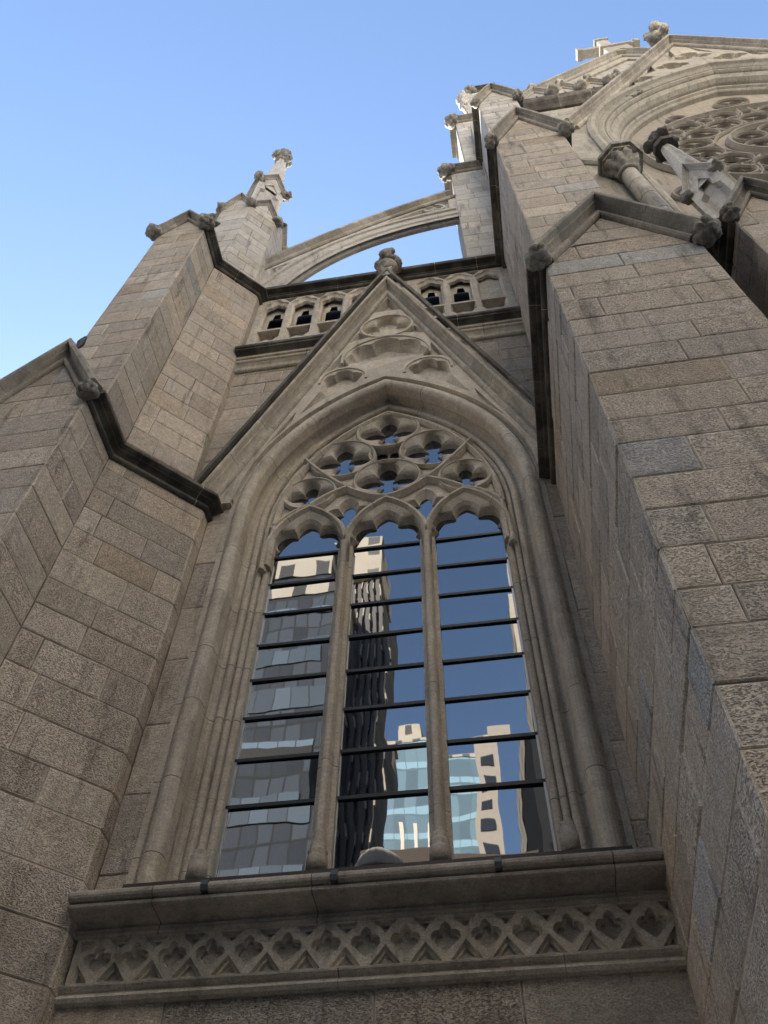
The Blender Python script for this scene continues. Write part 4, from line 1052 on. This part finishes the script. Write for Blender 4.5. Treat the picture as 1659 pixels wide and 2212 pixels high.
# ================================================================== pigeon on the gable
def pigeon():
    m = MB()
    ax = [(-.17, -.10, .012, .030), (-.10, -.05, .022, .035), (-.04, 0, .05, .055), (.03, .05, .066, .07), (.08, .11, .055, .06), (.105, .16, .036, .036), (.115, .185, .034, .034), (.13, .205, .026, .026), (.15, .207, .010, .010), (.175, .20, .003, .003)]
    n = 14; vs = []; B = Vector((-6.37, 5.3, 15.16)); R = Matrix.Rotation(rad(150), 3, 'Z') @ Matrix.Rotation(rad(-48), 3, 'Y')
    for i, (x, z, ry, rz) in enumerate(ax):
        for j in range(n):
            t = 2 * math.pi * j / n; vs.append(B + R @ Vector((x - .3 * rz * math.sin(t), ry * math.cos(t), z + rz * math.sin(t))))
    fs = [(i * n + j, i * n + (j + 1) % n, (i + 1) * n + (j + 1) % n, (i + 1) * n + j) for i in range(len(ax) - 1) for j in range(n)] + [tuple(range(n))[::-1], tuple(range((len(ax) - 1) * n, len(ax) * n))]
    m.add(vs, fs, smooth=True)
    for s in (-1, 1):
        c = B + R @ Vector((.0, .025 * s, -.08)); box(m, (c.x - .006, c.y - .006, c.z - .07), (c.x + .006, c.y + .006, c.z + .06))
    o = m.build('pigeon', plain('slate feathers', (.03, .032, .038), .6), None)
    tag(o, 'dark pigeon perched on the gable coping of the splayed buttress', 'pigeon')
pigeon()

# ================================================================== the street and the buildings opposite (seen in the glass; some added for bounce light)
def flat(name, lo, hi, z, mat, th=.3):
    m = MB(); box(m, (lo[0], lo[1], z - th), (hi[0], hi[1], z)); o = m.build(name, mat); tag(o, kind='structure'); return o
flat('ground', (-400, -400), (400, 400), -.16, plain('earth', (.06, .055, .05), .9))
flat('pavement', (-120, -3.2), (120, 8), -.012, plain('pavement concrete', (.15, .145, .135), .85, nscale=3))
flat('road', (-120, -11), (120, -3.2), -.15, plain('asphalt', (.05, .05, .052), .85))

def facade_glass(name, colr, rough=.08, gx=1.5, gz=3.4, line=(.25, .3, .3)):
    m, nt, bs = new_mat(name); k = NT(nt)
    pos = k.n('ShaderNodeNewGeometry').outputs['Position']; sx = k.n('ShaderNodeSeparateXYZ'); k.l(pos, sx.inputs[0])
    u = k.math('ADD', sx.outputs[0], sx.outputs[1])
    lu = k.math('LESS_THAN', k.math('FRACT', k.math('DIVIDE', u, gx)), .05); fz = k.math('FRACT', k.math('DIVIDE', sx.outputs[2], gz)); lz = k.math('LESS_THAN', fz, .07)
    sp = k.math('LESS_THAN', fz, .3)
    cell = k.n('ShaderNodeTexWhiteNoise'); cb = k.n('ShaderNodeCombineXYZ')
    k.l(k.math('FLOOR', k.math('DIVIDE', u, gx)), cb.inputs[0]); k.l(k.math('FLOOR', k.math('DIVIDE', sx.outputs[2], gz)), cb.inputs[1]); k.l(cb.outputs[0], cell.inputs['Vector'])
    v = k.math('ADD', .7, k.math('MULTIPLY', cell.outputs['Value'], .6)); cmb = k.n('ShaderNodeCombineColor')
    for i in range(3): k.l(v, cmb.inputs[i])
    c = k.mix(1.0, colr, cmb.outputs[0], 'MULTIPLY'); c = k.mix(k.math('MULTIPLY', sp, .9), c, tuple(min(1, q * 2.1) for q in colr))
    c = k.mix(k.math('MAXIMUM', lu, lz), c, line); k.l(c, bs.inputs['Base Color']); bs.inputs['Roughness'].default_value = rough; bs.inputs['Specular IOR Level'].default_value = .5 if rough < .3 else .08
    return m
def grid_wall(name, wall, win, gx, gz, fx=.55, fz=.5):
    m, nt, bs = new_mat(name); k = NT(nt)
    pos = k.n('ShaderNodeNewGeometry').outputs['Position']; sx = k.n('ShaderNodeSeparateXYZ'); k.l(pos, sx.inputs[0])
    u = k.math('DIVIDE', k.math('ADD', sx.outputs[0], sx.outputs[1]), gx); v = k.math('DIVIDE', sx.outputs[2], gz)
    iw = k.math('MULTIPLY', k.math('LESS_THAN', k.math('FRACT', u), fx), k.math('LESS_THAN', k.math('FRACT', v), fz))
    cell = k.n('ShaderNodeTexWhiteNoise'); cb = k.n('ShaderNodeCombineXYZ'); k.l(k.math('FLOOR', u), cb.inputs[0]); k.l(k.math('FLOOR', v), cb.inputs[1]); k.l(cb.outputs[0], cell.inputs['Vector'])
    g = k.math('ADD', .6, k.math('MULTIPLY', cell.outputs['Value'], .8)); cmb = k.n('ShaderNodeCombineColor')
    for i in range(3): k.l(g, cmb.inputs[i])
    n = k.noise(pos, .7, 4); wn = k.n('ShaderNodeCombineColor'); wv = k.math('ADD', .8, k.math('MULTIPLY', n, .4))
    for i in range(3): k.l(wv, wn.inputs[i])
    k.l(k.mix(iw, k.mix(1.0, wall, wn.outputs[0], 'MULTIPLY'), k.mix(1.0, win, cmb.outputs[0], 'MULTIPLY')), bs.inputs['Base Color'])
    bs.inputs['Roughness'].default_value = .7; bs.inputs['Specular IOR Level'].default_value = .1
    return m
M_CROWN = grid_wall('cream crown with small windows', (.40, .36, .30), (.10, .10, .10), 2.1, 2.6, .4, .45)
M_OFFICE = grid_wall('shade darkened panelled cladding', (.030, .032, .036), (.045, .055, .07), .75, 1.62, .86, .9)  # shade on the front below the sunlit crown is put into this colour
M_RIB = grid_wall('grey ribbed cladding', (.10, .096, .09), (.035, .036, .04), .42, 1.7, .4, .6)
M_TAN = plain('tan masonry', (.30, .265, .225), .85, nscale=2)
M_CREAM = plain('cream masonry', (.70, .635, .54), .85, nscale=2)
M_DKST = plain('dark stone cladding', (.028, .029, .031), .95, nscale=2, spec=.02)
M_GREY = plain('grey concrete fin', (.11, .105, .10), .8, nscale=2)
M_WIN = facade_glass('office window', (.06, .085, .115), .5, .9, 9, (.02, .02, .02))
M_DWIN = plain('dark window', (.02, .024, .03), .1)
M_TEAL = facade_glass('teal curtain wall', (.12, .19, .235), .15, 1.3, 3.3, (.1, .16, .18))
M_BRICK = plain('brown brick', (.07, .055, .043), .9, nscale=5)

def bld(name, label, cat='building'):
    o = bpy.data.objects.new(name, None); COL.objects.link(o); return tag(o, label, cat)
b = bld('office_building', 'office building with ribbon windows, church shade put into its dark front, mirrored in the first light')
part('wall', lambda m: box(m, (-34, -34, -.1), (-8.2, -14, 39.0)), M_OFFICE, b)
for i in range(11):
    part('window_band', lambda m: box(m, (-33.6, -14.02, 4.0 + 3.25 * i), (-8.6, -13.93, 5.3 + 3.25 * i)), M_WIN, b)
part('crown', lambda m: (box(m, (-34, -34, 39.0), (-8.2, -13.9, 40.9)), box(m, (-34.2, -34, 40.9), (-8.0, -13.75, 41.2))), M_CROWN, b)
part('bounce_wing', lambda m: box(m, (-85, -34, -.1), (-34.3, -14.4, 56)), M_TAN, b)  # unseen block added to bounce warm light onto the buttress side
def rail(m):
    for i in range(26): box(m, (-34 + i, -13.95, 41.2), (-33.95 + i, -13.9, 42.2))
    for z in (41.7, 42.2): box(m, (-34, -13.95, z - .03), (-8.2, -13.9, z + .03))
part('railing', rail, M_FRAME, b)
b = bld('finned_tower', 'tall tower with close vertical fins, mirrored in the middle light', 'tower')
part('wall', lambda m: box(m, (-22, -21.6, -.1), (-6.45, -18.6, 46)), M_RIB, b)
def fins(m):
    for i in range(24): box(m, (-16.3 + .42 * i, -18.6, 0), (-16.06 + .42 * i, -18.3, 44.6))
    for f in range(13): box(m, (-16.3, -18.58, 2 + 3.4 * f), (-6.5, -18.5, 2.7 + 3.4 * f))
part('fin_lattice', fins, M_GREY, b)
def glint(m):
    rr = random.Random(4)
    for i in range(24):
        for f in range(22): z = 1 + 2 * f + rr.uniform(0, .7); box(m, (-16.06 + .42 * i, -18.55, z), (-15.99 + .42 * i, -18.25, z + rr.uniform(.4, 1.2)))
part('glint_strips', glint, M_CROWN, b)  # bright glints along the fins, put in as pale strips
part('corner_pilaster', lambda m: box(m, (-9.6, -18.6, 30), (-8.7, -17.8, 44.6)), M_CROWN, b)
part('crown', lambda m: box(m, (-22.1, -21.7, 44.6), (-6.3, -17.9, 48)), M_CROWN, b)
b = bld('glass_tower', 'teal glass office block with a pale plant room on its roof')
part('curtain_wall', lambda m: box(m, (-12.4, -90, -.1), (-1.75, -60, 63.2)), M_TEAL, b)
part('plant_room', lambda m: (box(m, (-11.3, -75, 63.2), (-8.6, -61, 66.3)), box(m, (-12.5, -75, 63.2), (-1.7, -59.9, 63.6))), M_CROWN, b)
b = bld('masonry_tower', 'tan masonry tower with square windows beside the teal glass block', 'tower')
part('wall', lambda m: box(m, (-1.65, -80, -.1), (.75, -55, 61)), M_TAN, b)
for i in range(25):
    part('window', lambda m: box(m, (-1.1, -55.05, 4 + 2.25 * i), (.2, -54.9, 5.1 + 2.25 * i)), M_DWIN, b)
b = bld('bounce_tower', 'pale tower added to bounce warm sun, with a dark corner strip, mirrored at the edge of the third light', 'tower')
part('wall', lambda m: box(m, (3.4, -40, -.1), (48, -14.6, 62)), M_CREAM, b)  # pale wall added to bounce sunlight onto the right buttress
part('dark_corner_strip', lambda m: box(m, (1.75, -39, -.1), (3.4, -15, 32.0)), M_DKST, b)  # dark strip added for the dark edge mirrored in the third light
part('crown', lambda m: box(m, (1.7, -39.5, 32.0), (3.4, -14.9, 37.5)), M_CROWN, b)
b = bld('brick_building', 'low brown brick building with antennas along its parapet')
part('wall', lambda m: (box(m, (-6.0, -30, -.1), (1.5, -14, 21.9)), box(m, (-6.0, -14, 20.9), (1.5, -13.8, 21.2))), M_BRICK, b)
for x in (-4.35, -3.75, -3.1): part('antenna', lambda m: (box(m, (x - .08, -14.2, 21.9), (x + .08, -14.05, 23.2)), box(m, (x - .03, -14.3, 21.6), (x + .03, -14.2, 22.3))), M_CREAM, b)
b = bld('domed_pavilion', 'pale ribbed dome roof at the foot of the middle light reflection', 'dome')
def dom(m):
    lathe(m, (-5.0, -12.9, 19.98), [(1.0 * math.cos(rad(t)), 1.0 * math.sin(rad(t)) * 1.1) for t in range(0, 90, 8)], 40, rc(), lambda th, z: 1 + .03 * math.cos(20 * th))
part('roof', dom, M_TAN, b)
part('base', lambda m: lathe(m, (-5.0, -12.9, -.1), [(.95, 0), (.95, 19.9), (1.1, 19.95), (1.1, 20.1)], 32, rc()), M_BRICK, b)
